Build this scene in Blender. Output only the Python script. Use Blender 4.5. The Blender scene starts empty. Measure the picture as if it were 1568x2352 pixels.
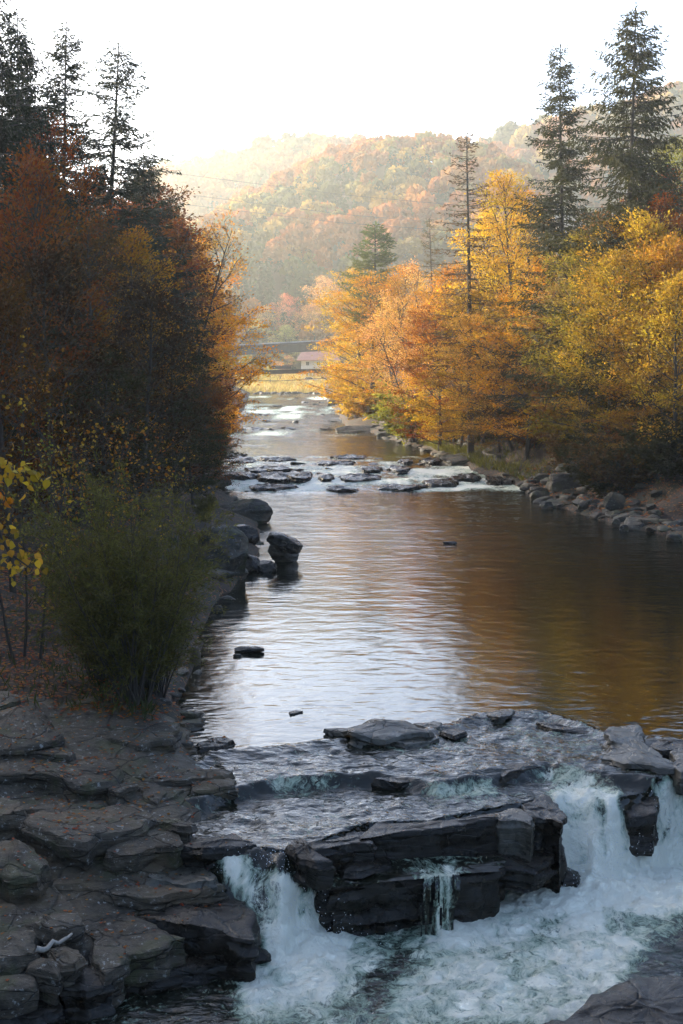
import bpy, math, random
import numpy as np
from mathutils import Vector
from mathutils.bvhtree import BVHTree
R = math.radians
PI = math.pi
scene = bpy.context.scene
COL = scene.collection

# ------------------------------------------------------------------ camera
F, CX, CY, HOR = 3267.0, 784.0, 1176.0, 850.0
TH = math.atan((CY - HOR) / F)
CAMZ = 8.0
cT, sT = math.cos(TH), math.sin(TH)
def ray(px, py):
    u = (px - CX) / F; v = -(py - CY) / F
    return u, cT + v * sT, -sT + v * cT
def Pz(px, py, z):
    dx, dy, dz = ray(px, py); t = (z - CAMZ) / dz
    return (dx * t, dy * t, z)
def Py(px, py, Y):
    dx, dy, dz = ray(px, py); t = Y / dy
    return (dx * t, Y, CAMZ + dz * t)
def project(x, y, z):
    zz = z - CAMZ
    d = y * cT - zz * sT; up = y * sT + zz * cT
    return CX + F * x / d, CY - F * up / d

cam = bpy.data.cameras.new('camera'); co = bpy.data.objects.new('camera', cam); COL.objects.link(co)
co.location = (0, 0, CAMZ); co.rotation_euler = (PI / 2 - TH, 0, 0)
cam.sensor_width = 36; cam.lens = 36 * F / 2352.0; cam.clip_start = 0.5; cam.clip_end = 6000
cam.dof.use_dof = False
scene.camera = co

# ------------------------------------------------------------------ noise
def _h(ix, iy, iz, s):
    n = (ix * 374761393 + iy * 668265263 + iz * 2147483647 + s * 974634777) & 0xffffffff
    n = ((n ^ (n >> 13)) * 1274126177) & 0xffffffff
    n = ((n ^ (n >> 16)) * 2246822519) & 0xffffffff
    return ((n ^ (n >> 15)) & 0xffff) / 32767.5 - 1.0
def noise(x, y, z=0.0, s=0):
    x = np.asarray(x, float); y = np.asarray(y, float); z = np.zeros_like(x) + z
    fx, fy, fz = np.floor(x), np.floor(y), np.floor(z)
    ix, iy, iz = fx.astype(np.int64), fy.astype(np.int64), fz.astype(np.int64)
    u, v, w = x - fx, y - fy, z - fz
    u = u*u*u*(u*(u*6-15)+10); v = v*v*v*(v*(v*6-15)+10); w = w*w*w*(w*(w*6-15)+10)
    def L(a, b, t): return a + (b - a) * t
    r = []
    for dz in (0, 1):
        a = L(_h(ix, iy, iz+dz, s), _h(ix+1, iy, iz+dz, s), u)
        b = L(_h(ix, iy+1, iz+dz, s), _h(ix+1, iy+1, iz+dz, s), u)
        r.append(L(a, b, v))
    return L(r[0], r[1], w)
def fbm(x, y, z=0.0, o=4, s=0, g=0.5):
    t = 0; a = 1.0; f = 1.0; n = 0
    for i in range(o):
        t = t + a * noise(np.asarray(x)*f + 17.3*i, np.asarray(y)*f - 9.1*i, np.asarray(z)*f + 5.7*i, s + i); n += a; a *= g; f *= 2.03
    return t / n
def sstep(t):
    t = np.clip(t, 0, 1); return t*t*(3-2*t)

# ------------------------------------------------------------------ mesh helpers
def mesh_np(name, V, Fq, mats, smooth=False, attrs=None, midx=None):
    V = np.asarray(V, np.float32).reshape(-1, 3); Fq = np.asarray(Fq, np.int32)
    k = Fq.shape[1]; n = len(Fq)
    me = bpy.data.meshes.new(name)
    me.vertices.add(len(V)); me.vertices.foreach_set('co', V.ravel())
    me.loops.add(n*k); me.loops.foreach_set('vertex_index', Fq.ravel())
    me.polygons.add(n); me.polygons.foreach_set('loop_start', np.arange(0, n*k, k, dtype=np.int32))
    try: me.polygons.foreach_set('loop_total', np.full(n, k, np.int32))
    except Exception: pass
    me.polygons.foreach_set('use_smooth', np.full(n, smooth, bool))
    for m in (mats if isinstance(mats, (list, tuple)) else [mats]): me.materials.append(m)
    if midx is not None: me.polygons.foreach_set('material_index', np.asarray(midx, np.int32))
    me.update(calc_edges=True)
    for an, (dom, typ, data) in (attrs or {}).items():
        a = me.attributes.new(an, typ, dom)
        a.data.foreach_set('value' if typ == 'FLOAT' else 'color', np.asarray(data, np.float32).ravel())
    return me
def link(name, me, parent=None, loc=None):
    o = bpy.data.objects.new(name, me); COL.objects.link(o)
    if parent is not None: o.parent = parent
    if loc is not None: o.location = loc
    return o
def tag(o, label=None, cat=None, group=None, kind=None):
    if label: o['label'] = label
    if cat: o['category'] = cat
    if group: o['group'] = group
    if kind: o['kind'] = kind
    return o
def empty(name, loc, label, cat, group=None):
    o = bpy.data.objects.new(name, None); COL.objects.link(o); o.location = loc
    o.empty_display_size = 0.3
    return tag(o, label, cat, group)
class MB:
    def __init__(s): s.v = []; s.f = []
    def box(s, c, d, rz=0.0, ry=0.0):
        i = len(s.v); cz, sz = math.cos(rz), math.sin(rz); cy, sy = math.cos(ry), math.sin(ry)
        for x in (-.5, .5):
            for y in (-.5, .5):
                for z in (-.5, .5):
                    a, b, e = x*d[0], y*d[1], z*d[2]
                    a, e = a*cy + e*sy, -a*sy + e*cy
                    s.v.append((c[0]+a*cz-b*sz, c[1]+a*sz+b*cz, c[2]+e))
        for q in ((0,1,3,2),(4,6,7,5),(0,4,5,1),(2,3,7,6),(0,2,6,4),(1,5,7,3)): s.f.append(tuple(i+k for k in q))
        return s
    def tube(s, pts, rad, n=6):
        V, Q = tube_np(np.array(pts, float), np.array(rad, float), n)
        i = len(s.v); s.v.extend(map(tuple, V)); s.f.extend(tuple(int(a)+i for a in q) for q in Q); return s
    def build(s, name, mat, parent=None, smooth=False):
        me = mesh_np(name, s.v, s.f, mat, smooth); return link(name, me, parent)
def tube_np(P, r, n=6):
    m = len(P); T = np.gradient(P, axis=0); T /= np.linalg.norm(T, axis=1)[:, None] + 1e-9
    ref = np.where(np.abs(T[:, 2:3]) > .9, np.array([[1., 0, 0]]), np.array([[0, 0, 1.]]))
    A = np.cross(T, ref); A /= np.linalg.norm(A, axis=1)[:, None] + 1e-9; B = np.cross(T, A)
    a = np.arange(n) * 2*PI/n
    V = P[:, None, :] + r[:, None, None] * (np.cos(a)[None, :, None]*A[:, None, :] + np.sin(a)[None, :, None]*B[:, None, :])
    i = np.arange(m-1)[:, None]*n; j = np.arange(n)[None, :]; j2 = (j+1) % n
    Q = np.stack([i+j, i+j2, i+n+j2, i+n+j], -1).reshape(-1, 4)
    return V.reshape(-1, 3), Q
class Geo:   # accumulates numpy quads
    def __init__(s): s.V = []; s.Q = []; s.n = 0; s.a = []
    def add(s, V, Q, a=None):
        s.V.append(V); s.Q.append(Q + s.n); s.n += len(V); s.a.append(np.full(len(Q), 0.5) if a is None else a)
    def tube(s, P, r, n=5): s.add(*tube_np(np.asarray(P, float), np.asarray(r, float), n))
    def mesh(s, name, mat, smooth=False, attr=False):
        return mesh_np(name, np.concatenate(s.V), np.concatenate(s.Q), mat, smooth, {'rnd': ('FACE', 'FLOAT', np.concatenate(s.a))} if attr else None)

# ------------------------------------------------------------------ materials
def mat(name):
    m = bpy.data.materials.new(name); m.use_nodes = True; nt = m.node_tree; nt.nodes.clear()
    return m, nt, nt.nodes.new('ShaderNodeOutputMaterial')
class N:
    def __init__(s, nt): s.nt = nt
    def __call__(s, t, **kw):
        n = s.nt.nodes.new('ShaderNode' + t)
        for k, v in kw.items():
            if k in ('op', 'operation'): n.operation = v
            elif k == 'dt': n.data_type = v
            elif k == 'bt': n.blend_type = v
            elif hasattr(n, k) and k not in ('color',): setattr(n, k, v)
        return n
    def l(s, a, b): s.nt.links.new(a, b)
def setin(N_, n, key, val):
    if isinstance(val, bpy.types.NodeSocket): N_.l(val, n.inputs[key])
    else: n.inputs[key].default_value = val
def noise_n(n, vec, scale, detail=5, rough=.55, dist=0.0):
    t = n('TexNoise'); setin(n, t, 'Vector', vec); t.inputs['Scale'].default_value = scale
    t.inputs['Detail'].default_value = detail; t.inputs['Roughness'].default_value = rough; t.inputs['Distortion'].default_value = dist
    return t.outputs['Fac']
def ramp(n, fac, stops):
    r = n('ValToRGB'); n.l(fac, r.inputs[0]); e = r.color_ramp.elements
    while len(e) < len(stops): e.new(0.5)
    for el, (p, c) in zip(e, stops):
        el.position = p; el.color = (c[0], c[1], c[2], 1) if isinstance(c, (tuple, list)) else (c, c, c, 1)
    return r.outputs[0]
def mix(n, f, a, b, bt='MIX'):
    m = n('Mix', dt='RGBA', bt=bt); setin(n, m, 0, f)
    for k, v in ((6, a), (7, b)):
        if isinstance(v, bpy.types.NodeSocket): n.l(v, m.inputs[k])
        else: m.inputs[k].default_value = (v[0], v[1], v[2], 1)
    return m.outputs[2]
def math_n(n, op, a, b=0.0, clamp=False):
    m = n('Math', op=op); setin(n, m, 0, a); setin(n, m, 1, b); m.use_clamp = clamp; return m.outputs[0]
def mapping(n, vec, sc):
    m = n('Mapping'); n.l(vec, m.inputs[0]); m.inputs['Scale'].default_value = sc; return m.outputs[0]

def rock_material(name, c0, c1, rough, moss, lichen, bump=.5, spec=.4):
    m, nt, out = mat(name); n = N(nt); tc = n('NewGeometry'); pos = tc.outputs['Position']
    st = mapping(n, pos, (1, 1, 5))
    a = noise_n(n, st, 1.1, 8, .62, .6); b = noise_n(n, pos, 7, 8, .65)
    col = mix(n, ramp(n, a, [(.3, 0.), (.7, 1.)]), c0, c1)
    col = mix(n, .75, col, ramp(n, b, [(.34, .25), (.5, .85), (.66, 1.4)]), 'MULTIPLY')
    w = n('TexWave'); w.bands_direction = 'Z'; setin(n, w, 'Vector', pos); w.inputs['Scale'].default_value = 2.2; w.inputs['Distortion'].default_value = 9; w.inputs['Detail'].default_value = 5; w.inputs['Detail Scale'].default_value = 1.6
    col = mix(n, .35, col, ramp(n, w.outputs['Fac'], [(.0, .55), (.4, 1.), (1., 1.)]), 'MULTIPLY')
    if lichen:
        lf = ramp(n, noise_n(n, pos, 9, 6, .7), [(.59, 0.), (.64, 1.)])
        col = mix(n, math_n(n, 'MULTIPLY', lf, lichen), col, (.33, .34, .32))
    sep = n('SeparateXYZ'); n.l(tc.outputs['Normal'], sep.inputs[0])
    if moss:
        mf = math_n(n, 'MULTIPLY', ramp(n, noise_n(n, pos, 1.3, 6, .65), [(.52, 0.), (.6, 1.)]), moss)
        col = mix(n, mf, col, (.05, .055, .018))
        lf = math_n(n, 'MULTIPLY', ramp(n, noise_n(n, pos, .9, 4, .6), [(.5, 0.), (.62, 1.)]), .55)
        col = mix(n, lf, col, (.13, .09, .05))
    bs = n('BsdfPrincipled'); n.l(col, bs.inputs['Base Color'])
    rr = ramp(n, noise_n(n, pos, 3.5, 5, .6), [(.35, max(rough-.2, .12)), (.65, min(rough+.1, 1.))]); n.l(rr, bs.inputs['Roughness'])
    bs.inputs['Specular IOR Level'].default_value = spec
    wv = n('VectorMath', op='ADD'); n.l(st, wv.inputs[0]); wn = n('TexNoise'); setin(n, wn, 'Vector', pos); wn.inputs['Scale'].default_value = 1.1; n.l(wn.outputs['Color'], wv.inputs[1])
    vc = n('TexVoronoi'); vc.feature = 'DISTANCE_TO_EDGE'; setin(n, vc, 'Vector', wv.outputs[0]); vc.inputs['Scale'].default_value = .75
    cr = ramp(n, vc.outputs['Distance'], [(0., 0.), (.03, 1.)]); col2 = mix(n, .6, col, cr, 'MULTIPLY'); n.l(col2, bs.inputs['Base Color'])
    bp = n('Bump'); bp.inputs['Strength'].default_value = bump; bp.inputs['Distance'].default_value = .10
    h = math_n(n, 'ADD', math_n(n, 'ADD', math_n(n, 'MULTIPLY', b, .6), noise_n(n, st, 3.5, 8, .7, .3)), math_n(n, 'MULTIPLY', cr, .5)); n.l(h, bp.inputs['Height']); n.l(bp.outputs[0], bs.inputs['Normal'])
    n.l(bs.outputs[0], out.inputs[0]); return m
M_rock = rock_material('grey_sandstone', (.032, .025, .016), (.098, .081, .056), .7, .6, .7, .9)
M_wet = rock_material('wet_sandstone', (.0065, .0055, .004), (.019, .016, .012), .33, 0, 0, .4, .28)
M_tan = rock_material('pale_wet_sandstone', (.035, .033, .026), (.085, .083, .068), .4, 0, 0, .4)
M_brock = rock_material('bank_sandstone', (.018, .016, .012), (.058, .054, .045), .75, .6, .4)

def ground_material():
    m, nt, out = mat('forest_floor'); n = N(nt); g = n('NewGeometry'); pos = g.outputs['Position']
    a = noise_n(n, pos, .5, 6, .65); b = noise_n(n, pos, 9, 6, .7)
    col = mix(n, ramp(n, a, [(.42, 0.), (.6, 1.)]), (.03, .017, .010), (.02, .022, .010))
    v = n('TexVoronoi'); setin(n, v, 'Vector', pos); v.inputs['Scale'].default_value = 7
    lc = mix(n, v.outputs['Color'], (.28, .09, .03), (.2, .13, .05))
    vf = math_n(n, 'MULTIPLY', math_n(n, 'LESS_THAN', v.outputs['Distance'], .38), ramp(n, noise_n(n, pos, 1.1, 4), [(.4, 0.), (.6, .8)]))
    col = mix(n, vf, col, lc)
    col = mix(n, .6, col, ramp(n, b, [(.3, .4), (.7, 1.2)]), 'MULTIPLY')
    bs = n('BsdfPrincipled'); n.l(col, bs.inputs['Base Color']); bs.inputs['Roughness'].default_value = .9
    bp = n('Bump'); bp.inputs['Strength'].default_value = .6; bp.inputs['Distance'].default_value = .1; n.l(b, bp.inputs['Height']); n.l(bp.outputs[0], bs.inputs['Normal'])
    n.l(bs.outputs[0], out.inputs[0]); return m
M_ground = ground_material()

def leaf_material(name, trans=.55, hue=.05, val=.5, sat=1.0, rough=.5):
    m, nt, out = mat(name); n = N(nt)
    oi = n('ObjectInfo'); at = n('Attribute'); at.attribute_name = 'rnd'
    hs = n('HueSaturation')
    h = math_n(n, 'ADD', math_n(n, 'MULTIPLY', math_n(n, 'SUBTRACT', at.outputs['Fac'], .5), hue), .5); n.l(h, hs.inputs['Hue'])
    r2 = math_n(n, 'FRACT', math_n(n, 'MULTIPLY', at.outputs['Fac'], 7.31))
    v = math_n(n, 'ADD', math_n(n, 'MULTIPLY', r2, val), 1 - val*.5); n.l(v, hs.inputs['Value']); hs.inputs['Saturation'].default_value = sat
    n.l(oi.outputs['Color'], hs.inputs['Color']); col = hs.outputs[0]
    bs = n('BsdfPrincipled'); n.l(col, bs.inputs['Base Color']); bs.inputs['Roughness'].default_value = rough; bs.inputs['Specular IOR Level'].default_value = .1
    tr = n('BsdfTranslucent'); n.l(mix(n, 1.0, col, (1.05, 1.0, .7), 'MULTIPLY'), tr.inputs['Color'])
    ms = n('MixShader'); ms.inputs[0].default_value = trans; n.l(bs.outputs[0], ms.inputs[1]); n.l(tr.outputs[0], ms.inputs[2]); n.l(ms.outputs[0], out.inputs[0]); return m
M_leaf = leaf_material('autumn_leaves', .55, .055, .8)
M_needle = leaf_material('conifer_needles', .3, .04, .5)
M_grass = leaf_material('grass_blades', .45, .05, .6)
def simple(name, c, rough=.8, var=.3, scale=6, metal=0.0, zs=1.0):
    m, nt, out = mat(name); n = N(nt); g = n('NewGeometry'); pos = mapping(n, g.outputs['Position'], (1, 1, zs))
    b = noise_n(n, pos, scale, 6, .65)
    col = mix(n, 1.0, c, ramp(n, b, [(.3, 1-var), (.7, 1+var)]), 'MULTIPLY')
    bs = n('BsdfPrincipled'); n.l(col, bs.inputs['Base Color']); bs.inputs['Roughness'].default_value = rough; bs.inputs['Metallic'].default_value = metal
    bp = n('Bump'); bp.inputs['Strength'].default_value = .4; bp.inputs['Distance'].default_value = .03; n.l(b, bp.inputs['Height']); n.l(bp.outputs[0], bs.inputs['Normal'])
    n.l(bs.outputs[0], out.inputs[0]); return m
M_bark = simple('bark', (.04, .032, .024), .9, .5, 9, 0, .25)
M_pbark = simple('pale_bark', (.26, .235, .2), .85, .4, 9, 0, .4)
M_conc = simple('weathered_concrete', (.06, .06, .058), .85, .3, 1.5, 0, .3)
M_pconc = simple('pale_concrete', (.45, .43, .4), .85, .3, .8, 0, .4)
M_rust = simple('rusty_steel', (.045, .025, .017), .7, .4, 3)
M_dark = simple('dark_metal', (.04, .04, .042), .5, .3, 3)
M_roof = simple('red_roof_sheet', (.4, .17, .13), .6, .2, 1)
M_plaster = simple('cream_plaster', (.55, .5, .42), .85, .2, 1)
M_timber = simple('white_timber', (.6, .58, .55), .7, .2, 3)
M_meadow = simple('dry_meadow', (.34, .26, .1), .9, .45, .25)
M_glass = simple('window_glass', (.03, .035, .04), .1, .1, 3)

# water: dark clear water, aerated (green) water and foam driven by the vertex field "foam"
def water_material():
    m, nt, out = mat('river_water'); n = N(nt); g = n('NewGeometry'); pos = g.outputs['Position']
    at = n('Attribute'); at.attribute_name = 'foam'; f = at.outputs['Fac']
    ar = n('Attribute'); ar.attribute_name = 'aer'
    cd = n('Attribute'); cd.attribute_name = 'calm'
    # foam pattern
    wp = n('VectorMath', op='ADD'); n.l(pos, wp.inputs[0])
    nn = n('TexNoise'); setin(n, nn, 'Vector', pos); nn.inputs['Scale'].default_value = 1.3; nn.inputs['Detail'].default_value = 3
    sc = n('VectorMath', op='SCALE'); n.l(nn.outputs['Color'], sc.inputs[0]); sc.inputs['Scale'].default_value = .9; n.l(sc.outputs[0], wp.inputs[1])
    v = n('TexVoronoi'); v.feature = 'SMOOTH_F1'; setin(n, v, 'Vector', wp.outputs[0]); v.inputs['Scale'].default_value = 2.6; v.inputs['Smoothness'].default_value = .5
    try: v.inputs['Detail'].default_value = 2.5; v.inputs['Roughness'].default_value = .6
    except Exception: pass
    n1 = noise_n(n, wp.outputs[0], 4.5, 9, .72, .4)
    n2 = noise_n(n, mapping(n, wp.outputs[0], (1, .55, .22)), 11, 7, .78)
    pat = math_n(n, 'ADD', math_n(n, 'MULTIPLY', v.outputs['Distance'], .8), math_n(n, 'ADD', math_n(n, 'MULTIPLY', n1, .6), math_n(n, 'MULTIPLY', n2, .5)))   # ~0.4..1.3
    rg_ = n('TexNoise'); rg_.noise_type = 'RIDGED_MULTIFRACTAL'; setin(n, rg_, 'Vector', mapping(n, wp.outputs[0], (1, .8, .35))); rg_.inputs['Scale'].default_value = 2.3; rg_.inputs['Detail'].default_value = 5; rg_.inputs['Roughness'].default_value = .6
    try: rg_.normalize = True
    except Exception: pass
    rdg = rg_.outputs['Fac']
    pat = math_n(n, 'ADD', math_n(n, 'MULTIPLY', rdg, .7), math_n(n, 'ADD', math_n(n, 'MULTIPLY', n1, .7), math_n(n, 'MULTIPLY', n2, .8)))
    white = math_n(n, 'MULTIPLY', math_n(n, 'ADD', math_n(n, 'SUBTRACT', pat, 1.17), math_n(n, 'MULTIPLY', f, .9)), 3.0, True)
    cov = math_n(n, 'ADD', math_n(n, 'MULTIPLY', f, 1.6), math_n(n, 'MULTIPLY', math_n(n, 'SUBTRACT', math_n(n, 'ADD', n1, math_n(n, 'MULTIPLY', n2, .8)), .9), 2.4))
    ff = math_n(n, 'MULTIPLY', math_n(n, 'SUBTRACT', cov, .40), 2.2, True)
    base = mix(n, ar.outputs['Fac'], (.007, .008, .005), (.12, .19, .15))
    wb = n('BsdfPrincipled'); n.l(base, wb.inputs['Base Color'])
    rr = math_n(n, 'ADD', math_n(n, 'MULTIPLY', ar.outputs['Fac'], .25), .045); n.l(rr, wb.inputs['Roughness']); wb.inputs['IOR'].default_value = 1.4
    # ripples
    st = mapping(n, pos, (1, 1.0, 1))
    r1 = noise_n(n, mapping(n, pos, (.75, 1.5, 1)), 1.7, 3, .5, .6)
    r2 = noise_n(n, mapping(n, pos, (.7, 1.3, 1)), 6.0, 4, .55, .8)
    r3 = noise_n(n, mapping(n, pos, (.5, 2.2, 1)), .45, 2, .5, .3)
    h = math_n(n, 'ADD', math_n(n, 'ADD', math_n(n, 'MULTIPLY', r1, .5), math_n(n, 'MULTIPLY', r2, .16)), math_n(n, 'MULTIPLY', r3, .5))
    h = math_n(n, 'MULTIPLY', h, cd.outputs['Fac'])
    bp = n('Bump'); bp.inputs['Strength'].default_value = 1.0; bp.inputs['Distance'].default_value = .1; n.l(h, bp.inputs['Height']); n.l(bp.outputs[0], wb.inputs['Normal'])
    fo = n('BsdfPrincipled'); fo.inputs['Roughness'].default_value = .38
    n.l(mix(n, white, (.33, .44, .33), (1.0, 1.0, .84)), fo.inputs['Base Color'])
    b2 = n('Bump'); b2.inputs['Strength'].default_value = .8; b2.inputs['Distance'].default_value = .08; n.l(pat, b2.inputs['Height']); b2.inputs['Strength'].default_value = 1.0; b2.inputs['Distance'].default_value = .16; n.l(b2.outputs[0], fo.inputs['Normal'])
    ms = n('MixShader'); n.l(ff, ms.inputs[0]); n.l(wb.outputs[0], ms.inputs[1]); n.l(fo.outputs[0], ms.inputs[2]); n.l(ms.outputs[0], out.inputs[0]); return m
M_water = water_material()

# ------------------------------------------------------------------ river geometry
XLY = [0, 15, 20.5, 21.3, 22.7, 23.5, 24.9, 27.5, 29, 33, 40, 48, 54, 60, 70, 75, 90, 104, 120, 152, 165, 220, 330, 360]
XLX = [-9, -7, -5, -4.3, -2.1, -1.9, -2.6, -2.1, -2.8, -3.7, -4.0, -4.3, -3.7, -3.5, -4, -4.2, -7, -8.8, -10, -12.6, -13.5, -15, -21, -24]
XRY = [0, 40, 55, 67, 72.6, 79, 87, 97, 104, 118, 130, 152, 170, 200, 260, 330, 360]
XRX = [11, 18, 18, 16, 14.3, 13.2, 12, 11.6, 9.5, 8.3, 7.2, 4.2, .5, -.5, -2.7, -4, -5]
ZY = [34, 92, 95, 97, 100, 103, 107, 112, 150, 158, 180, 200, 260, 330, 360]
ZZ = [0, 0, .14, .2, .43, .5, .74, .8, .85, 1.05, 1.3, 1.6, 2.1, 2.6, 2.9]
xl = lambda Y: np.interp(Y, XLY, XLX)
xr = lambda Y: np.interp(Y, XRY, XRX)
zprof = lambda Y: np.interp(Y, ZY, ZZ)
def crest(pts, z):
    w = sorted(Pz(px, py, z)[:2] for px, py in pts); a = np.array(w); return lambda x: np.interp(x, a[:, 0], a[:, 1])
c1 = crest([(430, 1735), (560, 1722), (750, 1700), (1000, 1672), (1100, 1640), (1250, 1634), (1390, 1680), (1568, 1700)], 0)
c2 = crest([(470, 1830), (530, 1805), (640, 1785), (760, 1775), (860, 1770), (1000, 1790), (1140, 1772), (1260, 1752), (1400, 1775), (1568, 1790)], -.1)
c3 = crest([(380, 1905), (450, 1925), (520, 1942), (590, 1945), (650, 1955), (700, 1940), (850, 1890), (1000, 1878), (1220, 1838), (1300, 1832), (1400, 1842), (1480, 1822), (1568, 1800)], -.35)
_w3 = sorted([(Pz(px, 1900, -.3)[0], w) for px, w in ((380, .5), (440, 1.3), (500, 1.7), (620, 1.6), (700, 1.2), (760, .7), (800, .4), (1180, .4), (1260, .9), (1400, 1.1), (1480, .7), (1568, .5))])
w3 = lambda x: np.interp(x, [a for a, b in _w3], [b for a, b in _w3])
DROP3 = 1.5
def zwater(x, Y):
    near = -.13*sstep((c1(x)-Y)/.9) - .25*sstep((c2(x)-Y)/.38) - DROP3*sstep((c3(x)-Y)/w3(x))
    return np.where(Y > 34, zprof(Y), near)
def inpoly(px, py, poly, soft=12.0):
    poly = np.array(poly, float); n = len(poly); ins = np.zeros(px.shape, bool); d = np.full(px.shape, 1e9)
    for i in range(n):
        a = poly[i]; b = poly[(i+1) % n]
        c = ((a[1] > py) != (b[1] > py)) & (px < (b[0]-a[0])*(py-a[1])/(b[1]-a[1]+1e-9)+a[0]); ins ^= c
        t = np.clip(((px-a[0])*(b[0]-a[0])+(py-a[1])*(b[1]-a[1]))/((b[0]-a[0])**2+(b[1]-a[1])**2+1e-9), 0, 1)
        d = np.minimum(d, np.hypot(px-a[0]-t*(b[0]-a[0]), py-a[1]-t*(b[1]-a[1])))
    return sstep(.5 + np.where(ins, d, -d)/(2*soft))
FOAM = [  # outlines of the white water, set down on the water surface (amount, softness)
    ([(475, 1962), (560, 1968), (660, 2010), (760, 2080), (800, 2150), (780, 2210), (640, 2230), (590, 2150), (545, 2060)], .70, 22),
    ([(590, 2190), (800, 2140), (1000, 2105), (1300, 2010), (1580, 1950), (1600, 2100), (1500, 2180), (1420, 2260), (1350, 2370), (540, 2370), (560, 2250)], .57, 40),
    ([(1290, 1900), (1420, 1870), (1500, 1960), (1600, 1950), (1600, 2080), (1350, 2120), (1180, 2080), (1290, 2020)], .35, 30),
    ([(1255, 1835), (1330, 1815), (1420, 1830), (1450, 1900), (1500, 1960), (1480, 2050), (1300, 2050), (1285, 1950)], .66, 22),
    ([(1500, 1800), (1600, 1780), (1600, 1970), (1480, 1960)], .66, 20),
    ([(1220, 1770), (1320, 1760), (1420, 1820), (1330, 1850), (1270, 1830)], .38, 20),
    ([(600, 1790), (760, 1785), (760, 1815), (640, 1825)], .36, 18),
    ([(980, 1810), (1130, 1795), (1140, 1830), (990, 1840)], .4, 18),
    ([(900, 1720), (1240, 1690), (1240, 1720), (900, 1740)], .10, 20),
    ([(1120, 1650), (1380, 1650), (1380, 1730), (1200, 1740)], .16, 25),
    ([(860, 2150), (960, 2150), (960, 2230), (880, 2330), (820, 2330)], -.34, 60),
    ([(700, 2290), (900, 2250), (900, 2352), (700, 2352)], -.12, 40),
]
def build_river():
    Ys = np.concatenate([np.arange(14, 21, .1), np.arange(21, 34, .045), np.arange(34, 60, .12), np.arange(60, 90, .25), np.arange(90, 122, .12), np.arange(122, 362, .7)])
    n = 400; s = np.linspace(0, 1, n)
    a = xl(Ys) - 3.5; b = xr(Ys) + 2.5; b = b*1.0
    X = a[:, None] + (b-a)[:, None]*s[None, :]; Y = np.repeat(Ys[:, None], n, 1)
    Z = zwater(X, Y)
    px, py = project(X, Y, Z)
    foam = np.zeros_like(X)
    for poly, amt, soft in FOAM:
        nr = Y < 40; foam[nr] += amt*inpoly(px[nr], py[nr], poly, soft)
    near = (Y < 34)
    shelf = near & (Y < c1(X)) & (Y > c3(X)); foam += shelf*.10*(1+fbm(X*1.2, Y*1.2, 0, 2, 71))
    lower = near & (Y < c3(X)-w3(X)*.6); foam += lower*.12
    # rapids at 92..118 and riffles beyond
    rp = sstep((Y-92)/2)*sstep((121-Y)/4); grad = np.gradient(zprof(Ys), Ys)[:, None]
    foam += rp*(.3+.42*np.clip(grad/.08, 0, 1) + .62*fbm(X*.55, Y*.45, 0, 3, 5))
    foam += sstep((91.5-Y)/-4)*sstep((98-Y)/3)*.12
    rf = sstep((Y-150)/6); foam += rf*(.20 + .6*fbm(X*.25, Y*.06, 0, 3, 8))*np.clip(.5+noise(X*0, Y*.045, 0, 3), 0, 1)*1.4
    big = fbm(X*.8+.9*noise(X*.7, Y*.7, 0, 91), Y*.8+.9*noise(X*.7, Y*.7, 0, 92), 0, 3, 93, .5)
    foam = np.where(lower, foam*(1+.75*big), foam)
    strand = fbm(X*4.5+.5*noise(X*1.3, Y*1.3, 0, 95), Y*.9, 0, 3, 96, .55); falls = near & (Y <= c3(X)+.3) & (Y > c3(X)-w3(X)*1.05)
    foam = np.where(falls, foam*(1+.8*strand), foam)
    foam = np.clip(foam, 0, 1.05)
    # real waves
    amp = .012 + .10*np.clip(foam-.25, 0, 1)*(Y < 40) + .028*shelf + .02*lower
    amp = np.where((Y > c1(X)) & (Y < 91), .006, amp); amp = np.where(Y >= 91, .012+.09*np.clip(foam, 0, .7), amp)
    fx = np.where(Y < 40, 1.9, .9)
    turb = fbm(X*fx + .7*noise(X*.8, Y*.8, 0, 61), Y*fx*1.1 + .7*noise(X*.8, Y*.8, 0, 62), 0, 4, 31, .55)
    ridge = 1-2*np.abs(fbm(X*fx*1.2+9, Y*fx*1.5, 0, 4, 77, .55))
    Z = Z + amp*(turb*1.4 + .8*ridge)
    fine = fbm(X*7+3*turb, Y*7, 0, 4, 91, .6); Z = Z + shelf*.013*(1-2*np.abs(fbm(X*4.2+1.5*turb, Y*5.5+1.5*turb, 0, 3, 131, .55))); Z = Z + np.where(Y < 36, .11*np.clip(foam-.3, 0, 1)*fine, 0)
    Z = Z + np.where((Y > 36) & (Y < 92), sstep((Y-46)/24)*.030*fbm(X*.6+.8*noise(X*.3, Y*.3, 0, 2), Y*1.3, 0, 3, 201, .6), 0)
    Z = Z + np.where(Y > 120, sstep((Y-120)/30)*.12*fbm(X*.35, Y*.38, 0, 3, 211, .6), 0)
    slope = near & (Y > c3(X)-w3(X)) & (Y < c3(X)); Z = Z + np.where(slope, .10*fbm(X*5.5+.6*noise(X*1.5, Y*1.5, 0, 4), Y*1.1, 0, 4, 301, .6), 0)
    dome = np.exp(-(((px-1350)/170)**2+((py-2050)/45)**2)) + .7*np.exp(-(((px-700)/110)**2+((py-2190)/40)**2)); Z = Z + (Y < 40)*.22*dome
    aer = np.clip(np.where(lower, (foam-.3)*1.7, (foam-.75)*1.2), 0, 1)*(near) + np.clip(foam-.45, 0, .5)*rp
    calm = np.where(near & (Y < c1(X)), .85+.7*shelf+1.2*lower, .18+.6*sstep((Y-44)/34))
    V = np.stack([X, Y, Z], -1).reshape(-1, 3); m = len(Ys)
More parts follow.
